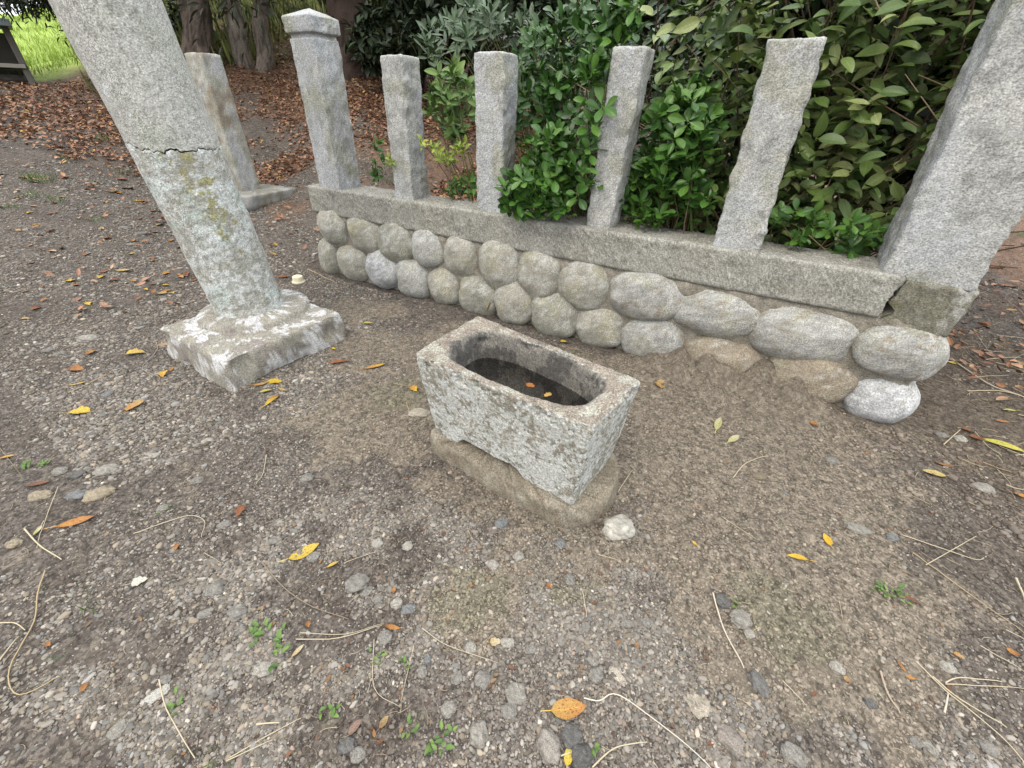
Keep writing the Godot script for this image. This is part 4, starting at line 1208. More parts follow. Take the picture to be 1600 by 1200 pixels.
	for e in [[[[72, 893], [60, 933], [55, 973], [17, 1047], [32, 1087], [95, 1057]], 0.0032, st, "long looped tan straw on the gravel"], [[[40, 828], [65, 855], [97, 875]], 0.004, pa, "thick cream straw beside the orange leaf"], [[[92, 762], [77, 800], [58, 857]], 0.002, pa, ls],
		[[[210, 835], [290, 808], [320, 815], [315, 840]], 0.0022, pa, "hooked pale straw on the gravel"], [[[250, 1063], [262, 1110], [305, 1185]], 0.0028, Color(0.42, 0.33, 0.22), "straight tan twig beside the wedge-shaped stone"], [[[410, 880], [445, 920], [490, 950], [545, 968]], 0.0026, bt, "dark brown bent twig on the gravel"],
		[[[660, 983], [700, 1010], [780, 1037]], 0.0018, pa, ls], [[[585, 1000], [585, 1075], [622, 1103]], 0.0015, pa, ls], [[[647, 1010], [627, 1095]], 0.0013, pa, ls], [[[912, 1092], [936, 1096], [968, 1088], [1060, 1155], [1110, 1200]], 0.0025, Color(0.5, 0.46, 0.38), "long crooked grey-tan twig beside the large orange leaf"],
		[[[1113, 928], [1130, 985], [1162, 1045]], 0.0042, Color(0.43, 0.38, 0.3), "long straight barkless twig on the soil"], [[[1222, 1065], [1258, 1102]], 0.002, pa, ls], [[[1374, 1050], [1385, 1085], [1405, 1115]], 0.0042, Color(0.33, 0.26, 0.2), "short thick brown twig on the soil"], [[[1410, 838], [1490, 865], [1525, 876], [1537, 872]], 0.0024, pa, ls], [[[1445, 884], [1525, 838]], 0.0024, pa, ls],
		[[[1425, 865], [1500, 920], [1600, 990]], 0.0026, st, ls], [[[1430, 1035], [1475, 1080], [1560, 1150], [1600, 1195]], 0.0026, pa, ls], [[[1475, 1068], [1500, 1060], [1565, 1066]], 0.0028, pa, ls], [[[1475, 1070], [1600, 1076]], 0.002, pa, ls], [[[1455, 1058], [1500, 1095], [1572, 1137]], 0.003, pa, ls], [[[1473, 1115], [1480, 1083]], 0.004, Color(0.45, 0.38, 0.28), ls],
		[[[1530, 1010], [1600, 1050]], 0.002, pa, ls], [[[1570, 985], [1600, 1000]], 0.002, pa, ls], [[[1585, 905], [1600, 940]], 0.005, Color(0.42, 0.37, 0.3), ls], [[[108, 615], [182, 580]], 0.0035, st, ls], [[[417, 712], [412, 740], [400, 757]], 0.0022, pa, ls], [[[1145, 748], [1165, 725], [1200, 713]], 0.003, pa, "pale bent twig on the bare soil behind the basin"],
		[[[1485, 562], [1540, 600], [1600, 622]], 0.007, Color(0.44, 0.38, 0.29), "thick dry branch on the soil beyond the fence corner"], [[[1510, 612], [1560, 612], [1600, 622]], 0.004, pa, lw], [[[1473, 696], [1500, 672]], 0.004, pa, lw], [[[463, 1000], [530, 998], [597, 978]], 0.0022, pa, ls], [[[470, 990], [540, 992], [600, 975]], 0.0016, pa, ls], [[[925, 1200], [960, 1170], [1010, 1160]], 0.0028, Color(0.4, 0.36, 0.3), ls],
		[[[876, 1182], [917, 1168]], 0.0028, Color(0.4, 0.22, 0.2), "pinkish leaf stalk on the gravel"], [[[360, 1185], [420, 1150], [472, 1122]], 0.002, pa, ls], [[[355, 1190], [430, 1155]], 0.002, pa, ls], [[[402, 1133], [437, 1130]], 0.0035, pa, ls], [[[910, 925], [917, 965]], 0.002, pa, ls], [[[245, 536], [247, 547], [236, 561], [225, 572], [226, 580], [250, 590]], 0.004, Color(0.24, 0.2, 0.16), "curly dark tendril beside the plinth"],
		[[[482, 422], [524, 442]], 0.006, Color(0.3, 0.22, 0.17), "short brown stick beside the far end of the cobbles"], [[[320, 865], [345, 880]], 0.0015, pa, ls], [[[540, 880], [590, 862]], 0.0015, pa, ls], [[[730, 825], [738, 845]], 0.0018, st, ls], [[[935, 868], [965, 876]], 0.002, pa, ls], [[[965, 770], [988, 735]], 0.0025, pa, "thin pale straw by the basin's end"], [[[575, 715], [560, 735]], 0.0015, bt, ls],
		[[[0, 1035], [30, 995]], 0.003, pa, ls], [[[0, 975], [25, 975], [40, 985]], 0.003, pa, ls], [[[635, 630], [640, 645]], 0.003, st, ls], [[[615, 600], [660, 608]], 0.002, st, "thin straw reaching to the basin's end"], [[[0, 700], [35, 745]], 0.002, bt, ls], [[[400, 590], [440, 602], [430, 622]], 0.0022, st, "bent straw in the leaf heap before the plinth"], [[[480, 640], [510, 628]], 0.0018, pa, ls],
		[[[1310, 940], [1317, 975]], 0.0018, st, ls], [[[1390, 880], [1435, 905]], 0.0016, bt, ls], [[[1130, 810], [1180, 842]], 0.0018, pa, ls]]:
		twig(e[0], e[1], e[2], e[3])
	for i in 46:
		var x := r.randf_range(1475, 1600)
		var y := r.randf_range(430, 760)
		if x < 1520 and y < 520: continue
		var a := r.randf_range(-0.5, 0.9)
		var l := r.randf_range(15, 60)
		twig([[x, y], [x + cos(a) * l * 0.5 + r.randf_range(-4, 4), y + sin(a) * l * 0.5], [x + cos(a) * l, y + sin(a) * l + r.randf_range(-5, 5)]], r.randf_range(0.0015, 0.0035), pa if i % 3 else st, lw)
	# cream plastic cap beside the plinth
	var cap := thing("pipe_cap", "small cream plastic pipe cap standing on the ground by the plinth", "cap")
	var cp := ground_at(467, 441)
	var rows := []
	for q in [[0.062, -0.01], [0.062, 0.012], [0.058, 0.015], [0.05, 0.016], [0.0495, 0.05], [0.047, 0.06], [0.042, 0.063], [0.02, 0.064]]:
		var row := PackedVector3Array()
		for k in 40: row.append(cp + Vector3(cos(TAU * k / 40) * q[0], q[1], sin(TAU * k / 40) * q[0]))
		rows.append(row)
	put("shell", loft(rows, func(p, _n): return Color(0.55, 0.5, 0.37) * (1.0 + n3(p, 40.0) * 0.25)), M.pebble, cap)

# ---------------------------------------------------------------- plants
func leaf_basis(d: Vector3, up: Vector3, roll: float) -> Basis:
	var z := d.normalized()
	var x := up.cross(z)
	if x.length() < 0.05: x = Vector3.RIGHT.cross(z)
	x = x.normalized()
	return Basis(x, z.cross(x), z).rotated(z, roll)

# leaves: array of [Transform3D, Color]; those nearest the camera become parts, the rest one mass
func dress(shrub: Node3D, leaves: Array, meshes: Array, mats: Array, mass_mat: Material, singles: int) -> void:
	leaves.sort_custom(func(a, b): return a[2] < b[2])
	var k := 0
	var xf := []
	var cols := []
	for m in meshes:
		xf.append([])
		cols.append(PackedColorArray())
	for e in leaves:
		var v := (k * 7 + int(absf(e[0].origin.x) * 100.0)) % meshes.size()
		if k < singles: put("leaf", meshes[v], mats[(k * 5 + v) % mats.size()], shrub, e[0])
		else:
			xf[v].append(e[0])
			cols[v].append(e[1])
		k += 1
	for v in meshes.size():
		if xf[v].size(): multi("foliage", meshes[v], mass_mat, xf[v], cols[v], shrub)

func seen_first(p: Vector3) -> float:
	return p.distance_to(EYE) + (0.0 if p.y < 2.3 else 3.0)

# glossy leaves in rosettes at the shoot tips; blobs: [px, py, rx, ry, offset from, offset to, shoots]
func rosette_shrub(shrub: Node3D, blobs: Array, root: Vector3, size: float, tints: Array, r: RandomNumberGenerator, out: Array) -> void:
	for b in blobs:
		for i in b[6]:
			var a := r.randf() * TAU
			var q := sqrt(r.randf())
			var off := r.randf_range(b[4], b[5])
			var tip := on_fence(b[0] + cos(a) * q * b[2], b[1] + sin(a) * q * b[3], off)
			var axis := (Vector3(r.randfn(0, 0.4), 0.75, r.randfn(0, 0.4)) + (EYE - tip).normalized() * 0.55).normalized()
			var n := r.randi_range(6, 9)
			var tint: Color = tints[r.randi() % tints.size()]
			for k in n:
				var az: float = TAU * k / n * 1.0 + r.randfn(0, 0.25) + i
				var side := axis.cross(Vector3(0.3, 0.2, 1).normalized()).normalized().rotated(axis, az)
				var open := r.randf_range(0.5, 1.2)
				var d := (axis * (1.25 - open) + side * open).normalized()
				var s := size * r.randf_range(0.7, 1.15)
				out.append([Transform3D(leaf_basis(d, axis, r.randfn(0, 0.2)) * Basis.from_scale(Vector3.ONE * s), tip - axis * 0.03 * (k % 3)), tint * r.randf_range(0.8, 1.2), seen_first(tip)])
			if i % 3 == 0:
				var foot := root + Vector3(r.randfn(0, 0.12), 0, r.randfn(0, 0.06))
				var m := foot.lerp(tip, 0.5) + Vector3(r.randfn(0, 0.05), 0.05, r.randfn(0, 0.05))
				var pts := PackedVector3Array([foot, foot.lerp(m, 0.5), m, m.lerp(tip, 0.6) + Vector3(0, 0.01, 0), tip - axis * 0.02])
				put("stem", tube(pts, 0.006, 0.002, 5), M.green_stem if i % 2 else M.stem, shrub)

# big hanging leaves along arching branches
func branch_shrub(shrub: Node3D, r: RandomNumberGenerator, count: int, s0: float, s1: float, o0: float, o1: float, h0: float, h1: float, size: float, tints: Array, out: Array, droop := 0.5) -> void:
	for i in count:
		var s := r.randf_range(s0, s1)
		var off := lerpf(o0, o1, pow(r.randf(), 0.8))
		var hh := r.randf_range(h0, h1)
		var tip := wp(s, hh, off)
		var foot := wp(lerpf(s, (s0 + s1) * 0.5, 0.6) + r.randfn(0, 0.15), maxf(0.5, hh - r.randf_range(0.5, 1.2)), off - r.randf_range(0.3, 0.6))
		var m := foot.lerp(tip, 0.55) + Vector3(r.randfn(0, 0.06), 0.1, r.randfn(0, 0.06))
		var pts := PackedVector3Array()
		for k in 7:
			var t := k / 6.0
			pts.append(foot.lerp(m, t).lerp(m.lerp(tip, t), t))
		if i % 4 == 0: put("branch", tube(pts, r.randf_range(0.004, 0.009), 0.0025, 5), M.stem, shrub)
		var n := r.randi_range(5, 9)
		var tint: Color = tints[r.randi() % tints.size()]
		if hh < 1.45 and s > 4.6: continue
		for k in n:
			var t := lerpf(0.3, 1.0, float(k) / (n - 1))
			var p := foot.lerp(m, t).lerp(m.lerp(tip, t), t)
			var along := (tip - m).normalized()
			var side := along.cross(Vector3.UP).normalized() * (1.0 if k % 2 else -1.0)
			var d := (along * r.randf_range(0.1, 0.8) + side * r.randf_range(0.4, 1.0) + Vector3(0, -droop + r.randfn(0, 0.35), 0) + WN * r.randf_range(-0.1, 0.5)).normalized()
			var sc := size * r.randf_range(0.65, 1.2)
			var upv := (Vector3.UP + WN * r.randf_range(0.0, 1.2) + Vector3(r.randfn(0, 0.4), 0, r.randfn(0, 0.4))).normalized()
			out.append([Transform3D(leaf_basis(d, upv, r.randfn(0, 0.3)) * Basis.from_scale(Vector3.ONE * sc), p), tint * r.randf_range(0.7, 1.25), seen_first(p)])

func build_shrubs() -> void:
	var tex := vein_texture(3, 9, 0.0)
	var tex2 := vein_texture(8, 8, 0.12)
	var glossy := []
	for k in 3: glossy.append(leaf_mesh(1.0, 0.5, 1, 0.25 + 0.08 * k, [-0.5, -0.2, 0.4][k], 0.08, k + 11))
	var broad := []
	for k in 4: broad.append(leaf_mesh(1.0, 0.47, 0, 0.2 + 0.1 * k, [-0.7, -0.3, 0.3, -1.0][k], 0.1, k + 31, 0.15 * k))
	var slim := []
	for k in 2: slim.append(leaf_mesh(1.0, 0.3, 3, 0.3, [-0.5, 0.2][k], 0.06, k + 51))
	var vivid := [Color(0.07, 0.175, 0.03), Color(0.09, 0.21, 0.036), Color(0.055, 0.14, 0.03), Color(0.12, 0.25, 0.045)]
	var dull := [Color(0.14, 0.225, 0.055), Color(0.19, 0.285, 0.08), Color(0.1, 0.175, 0.045), Color(0.25, 0.34, 0.11), Color(0.155, 0.235, 0.09), Color(0.33, 0.39, 0.15), Color(0.21, 0.3, 0.085)]
	var fresh := [Color(0.14, 0.25, 0.06), Color(0.19, 0.3, 0.075), Color(0.11, 0.2, 0.055)]
	var yel := [Color(0.33, 0.42, 0.07), Color(0.4, 0.45, 0.08), Color(0.26, 0.38, 0.07)]
	var bluish := [Color(0.085, 0.145, 0.07), Color(0.11, 0.17, 0.09), Color(0.065, 0.12, 0.055), Color(0.15, 0.21, 0.125)]
	var mass := leaf_mat(Color.WHITE, tex, 0.38, 0.0)
	var mass2 := leaf_mat(Color.WHITE, tex2, 0.42, 0.0)
	for m in [mass, mass2]:
		m.backlight_enabled = true
		m.backlight = Color(0.14, 0.2, 0.06)
	var mats := func(list: Array, t: Texture2D, rough: float) -> Array:
		var o := []
		for c in list: o.append(leaf_mat(c, t, rough, 0.5))
		return o
	var r := RandomNumberGenerator.new()
	r.seed = 77
	# glossy evergreen between the third and fourth post
	var out := []
	var a := thing("evergreen_shrub", "glossy bright green shrub spilling over the coping between third and fourth posts", "shrub")
	var deep := [vivid[2], vivid[0], Color(0.05, 0.115, 0.03)]  # same leaves tinted darker, painting depth shade into the upper shoots
	rosette_shrub(a, [[845, 300, 58, 36, -0.08, 0.05, 40], [870, 255, 52, 45, -0.2, -0.02, 44], [930, 120, 16, 70, -0.14, -0.06, 10], [925, 230, 12, 70, -0.14, -0.06, 8], [965, 30, 30, 45, -0.35, -0.2, 18]], wp(2.6, 0.5, -0.45), 0.1, vivid, r, out)
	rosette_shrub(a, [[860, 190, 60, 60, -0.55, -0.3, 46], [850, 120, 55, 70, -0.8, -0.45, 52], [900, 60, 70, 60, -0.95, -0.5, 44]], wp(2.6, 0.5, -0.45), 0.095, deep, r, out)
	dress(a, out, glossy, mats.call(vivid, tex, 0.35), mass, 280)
	out = []
	var b := thing("evergreen_shrub", "glossy bright green shrub between fourth and fifth posts", "shrub")
	rosette_shrub(b, [[1062, 225, 62, 60, -0.5, -0.2, 44], [1040, 300, 70, 45, -0.45, -0.18, 46], [1085, 170, 45, 45, -0.6, -0.3, 26], [1010, 280, 40, 60, -0.6, -0.3, 26]], wp(3.4, 0.5, -0.5), 0.098, vivid, r, out)
	dress(b, out, glossy, mats.call(vivid, tex, 0.35), mass, 240)
	out = []
	var b2 := thing("evergreen_shrub", "low green sprigs behind the coping between fifth and corner posts", "shrub")
	rosette_shrub(b2, [[1235, 350, 40, 30, -0.5, -0.22, 12], [1330, 370, 45, 25, -0.5, -0.25, 12]], wp(4.1, 0.52, -0.5), 0.08, vivid, r, out)
	dress(b2, out, glossy, mats.call(vivid, tex, 0.35), mass, 150)
	# tall hedge of large dull leaves
	out = []
	var h := thing("laurel_shrub", "tall dense shrub with large dull green leaves behind the fourth to corner posts", "shrub")
	branch_shrub(h, r, 400, 2.9, 5.3, -0.36, -0.95, 0.62, 2.4, 0.13, dull, out, 0.35)
	branch_shrub(h, r, 330, 2.7, 5.6, -0.8, -1.7, 0.55, 3.0, 0.12, [dull[2], dull[0], dull[1]], out)
	branch_shrub(h, r, 150, 3.6, 5.4, -0.4, -1.2, 2.2, 3.1, 0.12, dull, out)
	dress(h, out, broad, mats.call(dull, tex2, 0.4), mass2, 295)
	for i in 40:     # bare twigs threading the leaves
		var p0 := wp(r.randf_range(3.0, 5.4), r.randf_range(0.7, 2.2), r.randf_range(-0.8, -0.35))
		var p1 := p0 + WU * r.randfn(0, 0.35) + Vector3(0, r.randf_range(0.15, 0.6), 0) + WN * r.randf_range(-0.15, 0.1)
		put("branch", tube(PackedVector3Array([p0, p0.lerp(p1, 0.4) + Vector3(r.randfn(0, 0.03), 0, r.randfn(0, 0.03)), p1]), 0.0045, 0.002, 5), M.dry_stem if i % 2 else M.stem, h)
	# second, darker shrub further left
	out = []
	var h2 := thing("laurel_shrub", "dark leafy shrub rising behind the second to fourth posts", "shrub")
	branch_shrub(h2, r, 210, 1.75, 3.3, -0.9, -2.0, 0.6, 2.6, 0.1, [vivid[2], Color(0.06, 0.1, 0.045), bluish[0]], out, 0.3)
	dress(h2, out, broad, mats.call([vivid[2], Color(0.06, 0.1, 0.045), bluish[0]], tex2, 0.45), mass2, 200)
	# blue-green shrub with slender leaves
	out = []
	var c := thing("willow_leaf_shrub", "blue-green shrub with slender pale leaves above the second and third posts", "shrub")
	rosette_shrub(c, [[700, 60, 40, 40, -1.5, -0.9, 24], [760, 35, 50, 35, -1.5, -0.9, 24], [820, 60, 40, 40, -1.6, -1.1, 12]], wp(2.0, 0.6, -1.3), 0.13, bluish, r, out)
	dress(c, out, slim, mats.call(bluish, tex, 0.45), mass, 220)
	# young light green plant
	out = []
	var e := thing("young_shrub", "fresh light green young shrub between second and third posts", "shrub")
	rosette_shrub(e, [[702, 118, 28, 22, -0.6, -0.35, 8], [718, 175, 34, 45, -0.7, -0.35, 18], [690, 160, 25, 40, -0.6, -0.4, 7]], wp(1.75, 0.6, -0.5), 0.1, fresh, r, out)
	dress(e, out, broad, mats.call(fresh, tex, 0.45), mass, 200)
	out = []
	var v := thing("vine", "yellow-green leafy vine twining past the second post above the coping", "vine")
	rosette_shrub(v, [[668, 232, 16, 26, -0.12, -0.06, 3], [690, 240, 40, 22, -0.3, -0.12, 5], [720, 262, 26, 40, -0.45, -0.25, 7], [612, 250, 5, 22, -0.1, -0.06, 2]], wp(1.7, 0.62, -0.35), 0.055, yel, r, out)
	dress(v, out, broad, mats.call(yel, tex, 0.5), mass, 120)
	out = []
	var v2 := thing("young_shrub", "sparse dark seedlings at the foot of the second post", "shrub")
	rosette_shrub(v2, [[590, 255, 14, 30, -0.6, -0.3, 4], [720, 290, 28, 14, -0.5, -0.3, 7]], wp(1.4, 0.55, -0.4), 0.08, vivid, r, out)
	dress(v2, out, broad, mats.call(vivid, tex, 0.5), mass, 120)
	# little weeds on the ground
	for w in [[407, 990, 0.035, 6], [432, 1000, 0.03, 4], [436, 1018, 0.035, 4], [1378, 925, 0.028, 9], [1405, 930, 0.028, 7], [685, 1165, 0.03, 4], [696, 1155, 0.025, 3], [926, 1170, 0.03, 2], [593, 1030, 0.022, 4], [637, 1040, 0.02, 3], [517, 1112, 0.025, 4], [275, 1098, 0.025, 4], [640, 1140, 0.022, 3], [42, 728, 0.03, 5], [70, 728, 0.025, 5], [258, 795, 0.02, 4], [1145, 942, 0.02, 2], [1310, 560, 0.02, 2]]:
		var at := ground_at(w[0], w[1])
		var o := thing("weed", ("tiny" if w[3] < 5 else "spreading") + " light green weed seedling near " + near(w[0], w[1]), "weed", at, "weed seedlings in the gravel")
		var mm := mats.call(fresh, tex, 0.6) as Array if not M.has("weed") else M.weed as Array
		M.weed = mm
		for k in w[3] * 2:
			var az: float = r.randf() * TAU
			var d := Vector3(cos(az), r.randf_range(0.25, 0.9), sin(az))
			put("leaf", broad[k % 4], mm[k % 3], o, Transform3D(leaf_basis(d, Vector3.UP, 0.0) * Basis.from_scale(Vector3.ONE * w[2] * r.randf_range(0.6, 1.1)), Vector3(r.randfn(0, w[2] * 0.5), 0.003, r.randfn(0, w[2] * 0.5))))
	# grass tufts by the path
	var blade := leaf_mesh(1.0, 0.05, 3, 0.3, -0.9, 0.0, 91)
	for w in [[63, 285, 0.16, 60], [55, 308, 0.1, 30], [90, 316, 0.11, 30], [160, 220, 0.12, 30], [192, 272, 0.1, 24], [150, 348, 0.09, 20], [20, 326, 0.08, 20], [110, 250, 0.1, 24], [150, 950, 0.07, 9], [330, 1190, 0.08, 9], [105, 1025, 0.05, 6], [620, 290, 0.14, 16], [250, 330, 0.1, 16], [1590, 370, 0.09, 24]]:
		var at := ground_at(w[0], w[1])
		var o := thing("grass_tuft", ("dense" if w[3] > 25 else "sparse") + " tuft of green grass near " + near(w[0], w[1]), "grass", at, "grass tufts on the ground")
		var xf := []
		var cc := PackedColorArray()
		for k in w[3]:
			var az: float = r.randf() * TAU
			var d := Vector3(cos(az) * r.randf_range(0.2, 0.9), 1.0, sin(az) * r.randf_range(0.2, 0.9))
			xf.append(Transform3D(leaf_basis(d, Vector3(cos(az), 0.4, sin(az)), 0.0) * Basis.from_scale(Vector3(1.3, 1, 1) * w[2] * r.randf_range(0.5, 1.1)), Vector3(r.randfn(0, w[2] * 0.6), 0, r.randfn(0, w[2] * 0.35))))
			cc.append(Color(0.12, 0.21, 0.05) * r.randf_range(0.7, 1.4))
		multi("blades", blade, mass2, xf, cc, o)

# ---------------------------------------------------------------- background
func trunk_mesh(base: Vector3, top: Vector3, r0: float, r1: float, tint: Color, seed_: float, bend := 0.15) -> ArrayMesh:
	var rows := []
	for i in 60:
		var t := i / 59.0
		var c := base.lerp(top, t) + Vector3(n1(Vector3(t * 2.0, seed_, 0), 1.0), 0, n1(Vector3(0, seed_, t * 2.0), 1.0)) * bend * sm(0.0, 0.3, t)
		var r := lerpf(r0, r1, t) + r0 * 0.35 * exp(-t * 16.0)
		var row := PackedVector3Array()
		for k in 40:
			var a := TAU * k / 40.0
			var rr := r * (1.0 + 0.10 * n1(Vector3(cos(a) * 2.0, t * 3.0, sin(a) * 2.0), 1.2, seed_) + 0.07 * n3(Vector3(cos(a) * 5.0, t * 4.0, sin(a) * 5.0), 1.0, seed_ + 4.0))
			row.append(c + Vector3(cos(a) * rr, 0, sin(a) * rr))
		rows.append(row)
	return loft(rows, func(p, _n):
		var q := Vector3(p.x * 9.0, p.y * 1.6, p.z * 9.0)
		var c := tint.lerp(tint * 0.45, sm(-0.05, 0.3, n3(q, 1.6, seed_)))
		return c.lerp(tint * 1.7, sm(0.15, 0.35, n3(p, 2.2, seed_ + 7.0)) * 0.5))

func from_eye(px: float, py: float, dist: float) -> Vector3:     # the point at a horizontal distance
	var d := ray(px, py)
	return EYE + d * (dist / Vector2(d.x, d.z).length())

func crown(tree: Node3D, ctr: Vector3, rad: Vector3, count: int, mesh: Mesh, mat: Material, tints: Array, r: RandomNumberGenerator, size: float, clumps: int) -> void:
	var cl := []
	for i in clumps:
		var d := Vector3(r.randfn(0, 1), r.randfn(0, 1), r.randfn(0, 1)).normalized() * pow(r.randf(), 0.4)
		cl.append([ctr + d * rad, r.randf_range(0.18, 0.36) * rad.x])
	var xf := []
	var cc := PackedColorArray()
	for i in count:
		var c: Array = cl[r.randi() % clumps]
		var v := Vector3(r.randfn(0, 0.5), r.randfn(0, 0.35), r.randfn(0, 0.5)) * float(c[1])
		var d := (v + Vector3(r.randfn(0, 0.3), r.randfn(-0.1, 0.3), r.randfn(0, 0.3))).normalized()
		xf.append(Transform3D(leaf_basis(d, Vector3.UP, r.randfn(0, 0.5)) * Basis.from_scale(Vector3.ONE * size * r.randf_range(0.6, 1.3)), c[0] + v))
		cc.append((tints[r.randi() % tints.size()] as Color) * r.randf_range(0.7, 1.3))
	multi("crown", mesh, mat, xf, cc, tree)

func build_background() -> void:
	var r := RandomNumberGenerator.new()
	r.seed = 12
	var spray := leaf_mesh(1.0, 0.42, 0, 0.3, -0.5, 0.0, 3)
	var fine := leaf_mesh(1.0, 0.2, 3, 0.3, -0.6, 0.0, 4)
	var lm := leaf_mat(Color.WHITE, vein_texture(5, 7, 0.0), 0.6, 0.0)
	lm.backlight_enabled = true
	lm.backlight = Color(0.12, 0.16, 0.05)
	var dark := [Color(0.03, 0.05, 0.022), Color(0.045, 0.07, 0.03), Color(0.025, 0.04, 0.02)]
	var mid := [Color(0.06, 0.1, 0.03), Color(0.09, 0.13, 0.04), Color(0.05, 0.08, 0.03)]
	# conifer whose low boughs hang into the corner above the shed
	var t := thing("cedar_tree", "two-stemmed dark tree behind the round pillar with low boughs over the shed", "tree")
	var b := from_eye(288, 92, 13.0)
	b.y = height(b.x, b.z) - 0.45
	put("trunk", trunk_mesh(b, from_eye(262, -260, 13.0), 0.3, 0.2, Color(0.23, 0.185, 0.155), 1.0), M.bark, t)
	put("trunk", trunk_mesh(b + Vector3(0.3, 0, 0.1), from_eye(285, -260, 13.0), 0.24, 0.16, Color(0.25, 0.2, 0.17), 2.0), M.bark, t)
	crown(t, from_eye(90, -35, 13.5), Vector3(1.3, 0.75, 1.2), 9000, fine, lm, dark, r, 0.13, 24)
	crown(t, from_eye(15, -45, 13.5), Vector3(1.0, 0.5, 1.0), 2500, fine, lm, dark, r, 0.13, 14)
	crown(t, from_eye(150, 10, 14.5), Vector3(0.9, 0.9, 0.9), 4500, fine, lm, dark, r, 0.13, 14)
	crown(t, from_eye(230, -160, 13.0), Vector3(3.2, 1.8, 2.6), 7000, fine, lm, dark, r, 0.2, 34)
	# forked tree
	t = thing("forked_tree", "pale-barked forked tree rooted in the leaf litter on the bank", "tree")
	b = from_eye(386, 108, 13.0)
	b.y = height(b.x, b.z) - 0.45
	put("trunk", trunk_mesh(b, from_eye(335, -120, 13.2), 0.19, 0.14, Color(0.36, 0.31, 0.26), 4.0, 0.1), M.bark, t)
	put("trunk", trunk_mesh(b + Vector3(0.3, 0, 0.12), from_eye(405, -140, 12.9), 0.17, 0.12, Color(0.32, 0.27, 0.23), 5.0, 0.1), M.bark, t)
	crown(t, from_eye(360, -300, 13.0), Vector3(3.0, 1.5, 2.6), 6000, spray, lm, mid, r, 0.13, 34)
	# big dark trunk
	t = thing("cedar_tree", "thick dark reddish tree trunk between the capped and second posts", "tree")
	b = from_eye(545, 135, 10.5)
	b.y = height(b.x, b.z) - 0.45
	put("trunk", trunk_mesh(b, from_eye(528, -260, 10.5), 0.4, 0.33, Color(0.085, 0.06, 0.05), 8.0, 0.1), M.bark, t)
	crown(t, from_eye(530, -330, 10.5), Vector3(3.0, 1.6, 2.6), 6000, fine, lm, dark, r, 0.2, 34)
	# thin trunks further right
	for e in [[612, 105, 11.0, 600, 0.11], [655, 110, 10.0, 648, 0.09], [480, 40, 17.0, 470, 0.16]]:
		t = thing("slim_tree", "slim dark trunk standing among the bushes on the bank", "tree", Vector3.ZERO, "slim trunks on the bank")
		b = from_eye(e[0], e[1], e[2])
		b.y = height(b.x, b.z) - 0.2
		put("trunk", trunk_mesh(b, from_eye(e[3], -200, e[2]), e[4], e[4] * 0.7, Color(0.09, 0.068, 0.055), e[0]), M.bark, t)
		crown(t, from_eye(e[3], -240, e[2]), Vector3(1.6, 1.2, 1.6), 1500, spray, lm, dark, r, 0.25, 18)
	# bushes on the bank
	for e in [[625, 70, 9.5, 0.8, dark, "dark evergreen bush beside the thick trunk"], [680, 40, 9.0, 0.9, dark, "dark evergreen bush behind the blue-green shrub"], [600, 15, 12.0, 1.4, mid, "mid green bush high on the bank behind the thick trunk"], [225, 20, 17.0, 1.0, dark, "dark bush behind the two-stemmed tree"], [760, 10, 8.5, 1.2, dark, "dark bush filling the gap above the third post"],
		[860, 40, 8.0, 1.3, dark, "dark bush deep behind the glossy shrub"], [1000, 60, 7.0, 1.4, dark, "dark bush deep behind the tall shrub's near end"], [1200, 90, 6.0, 1.4, dark, "dark bush deep behind the fifth post"], [1400, 120, 5.5, 1.4, dark, "dark bush deep behind the corner post"], [1300, 30, 6.6, 1.5, dark, "dark bush high behind the fifth and corner posts"], [1480, 30, 5.6, 1.4, dark, "dark bush high behind the corner post"], [1130, 0, 7.5, 1.5, dark, "dark bush high behind the fourth and fifth posts"], [1580, 150, 5.0, 1.0, dark, "dark bush past the corner post"], [440, 0, 19.0, 1.6, mid, "mid green bush at the top of the leafy bank"], [320, 5, 20.0, 1.6, mid, "mid green bush between the forked and two-stemmed trees"]]:
		var o := thing("bush", e[5], "bush")
		var ctr := from_eye(e[0], e[1], e[2])
		crown(o, ctr, Vector3(e[3], e[3] * 0.9, e[3]) * 1.0, int(1500 + 900 * e[3]), spray, lm, e[4], r, 0.17, 20)
		var foot := Vector3(ctr.x, height(ctr.x, ctr.z) - 0.1, ctr.z)
		put("stem", tube(PackedVector3Array([foot, foot.lerp(ctr, 0.5), ctr]), 0.05, 0.02, 6), M.stem, o)
	# leaf litter on the bank
	var dry := []
	for k in 3: dry.append(leaf_mesh(1.0, 0.55, k % 2 * 2, 0.35, [0.9, -0.6, 0.3][k], 0.15, k + 71))
	var xf := [[], [], []]
	var cols := [PackedColorArray(), PackedColorArray(), PackedColorArray()]
	var reds := [Color(0.42, 0.21, 0.12), Color(0.5, 0.27, 0.15), Color(0.33, 0.155, 0.1), Color(0.56, 0.36, 0.22), Color(0.44, 0.25, 0.17)]
	for i in 75000:
		var d := exp(lerpf(log(3.7), log(15.0), r.randf()))
		var ph := r.randf_range(-0.86, 0.05) if i % 8 else r.randf_range(0.55, 1.2)
		var x := sin(ph) * d
		var z := -cos(ph) * d
		var s := (x - A.x) * WU.x + (z - A.z) * WU.z
		var f := (x - A.x) * WN.x + (z - A.z) * WN.z
		if f > -0.42 and s > -0.15 and s < 4.95: continue
		if ph > 0.5 and (d > 7.0 or r.randf() < 0.6): continue
		var dens := sm(-0.25, 0.2, na.get_noise_2d(x * 0.6, z * 0.6) + (d - 9.0) * 0.13 + sm(-0.55, -0.3, ph) * 0.5)
		if s > 0.0 and f < -0.4 and f > -5.0: dens = maxf(dens, 0.9)
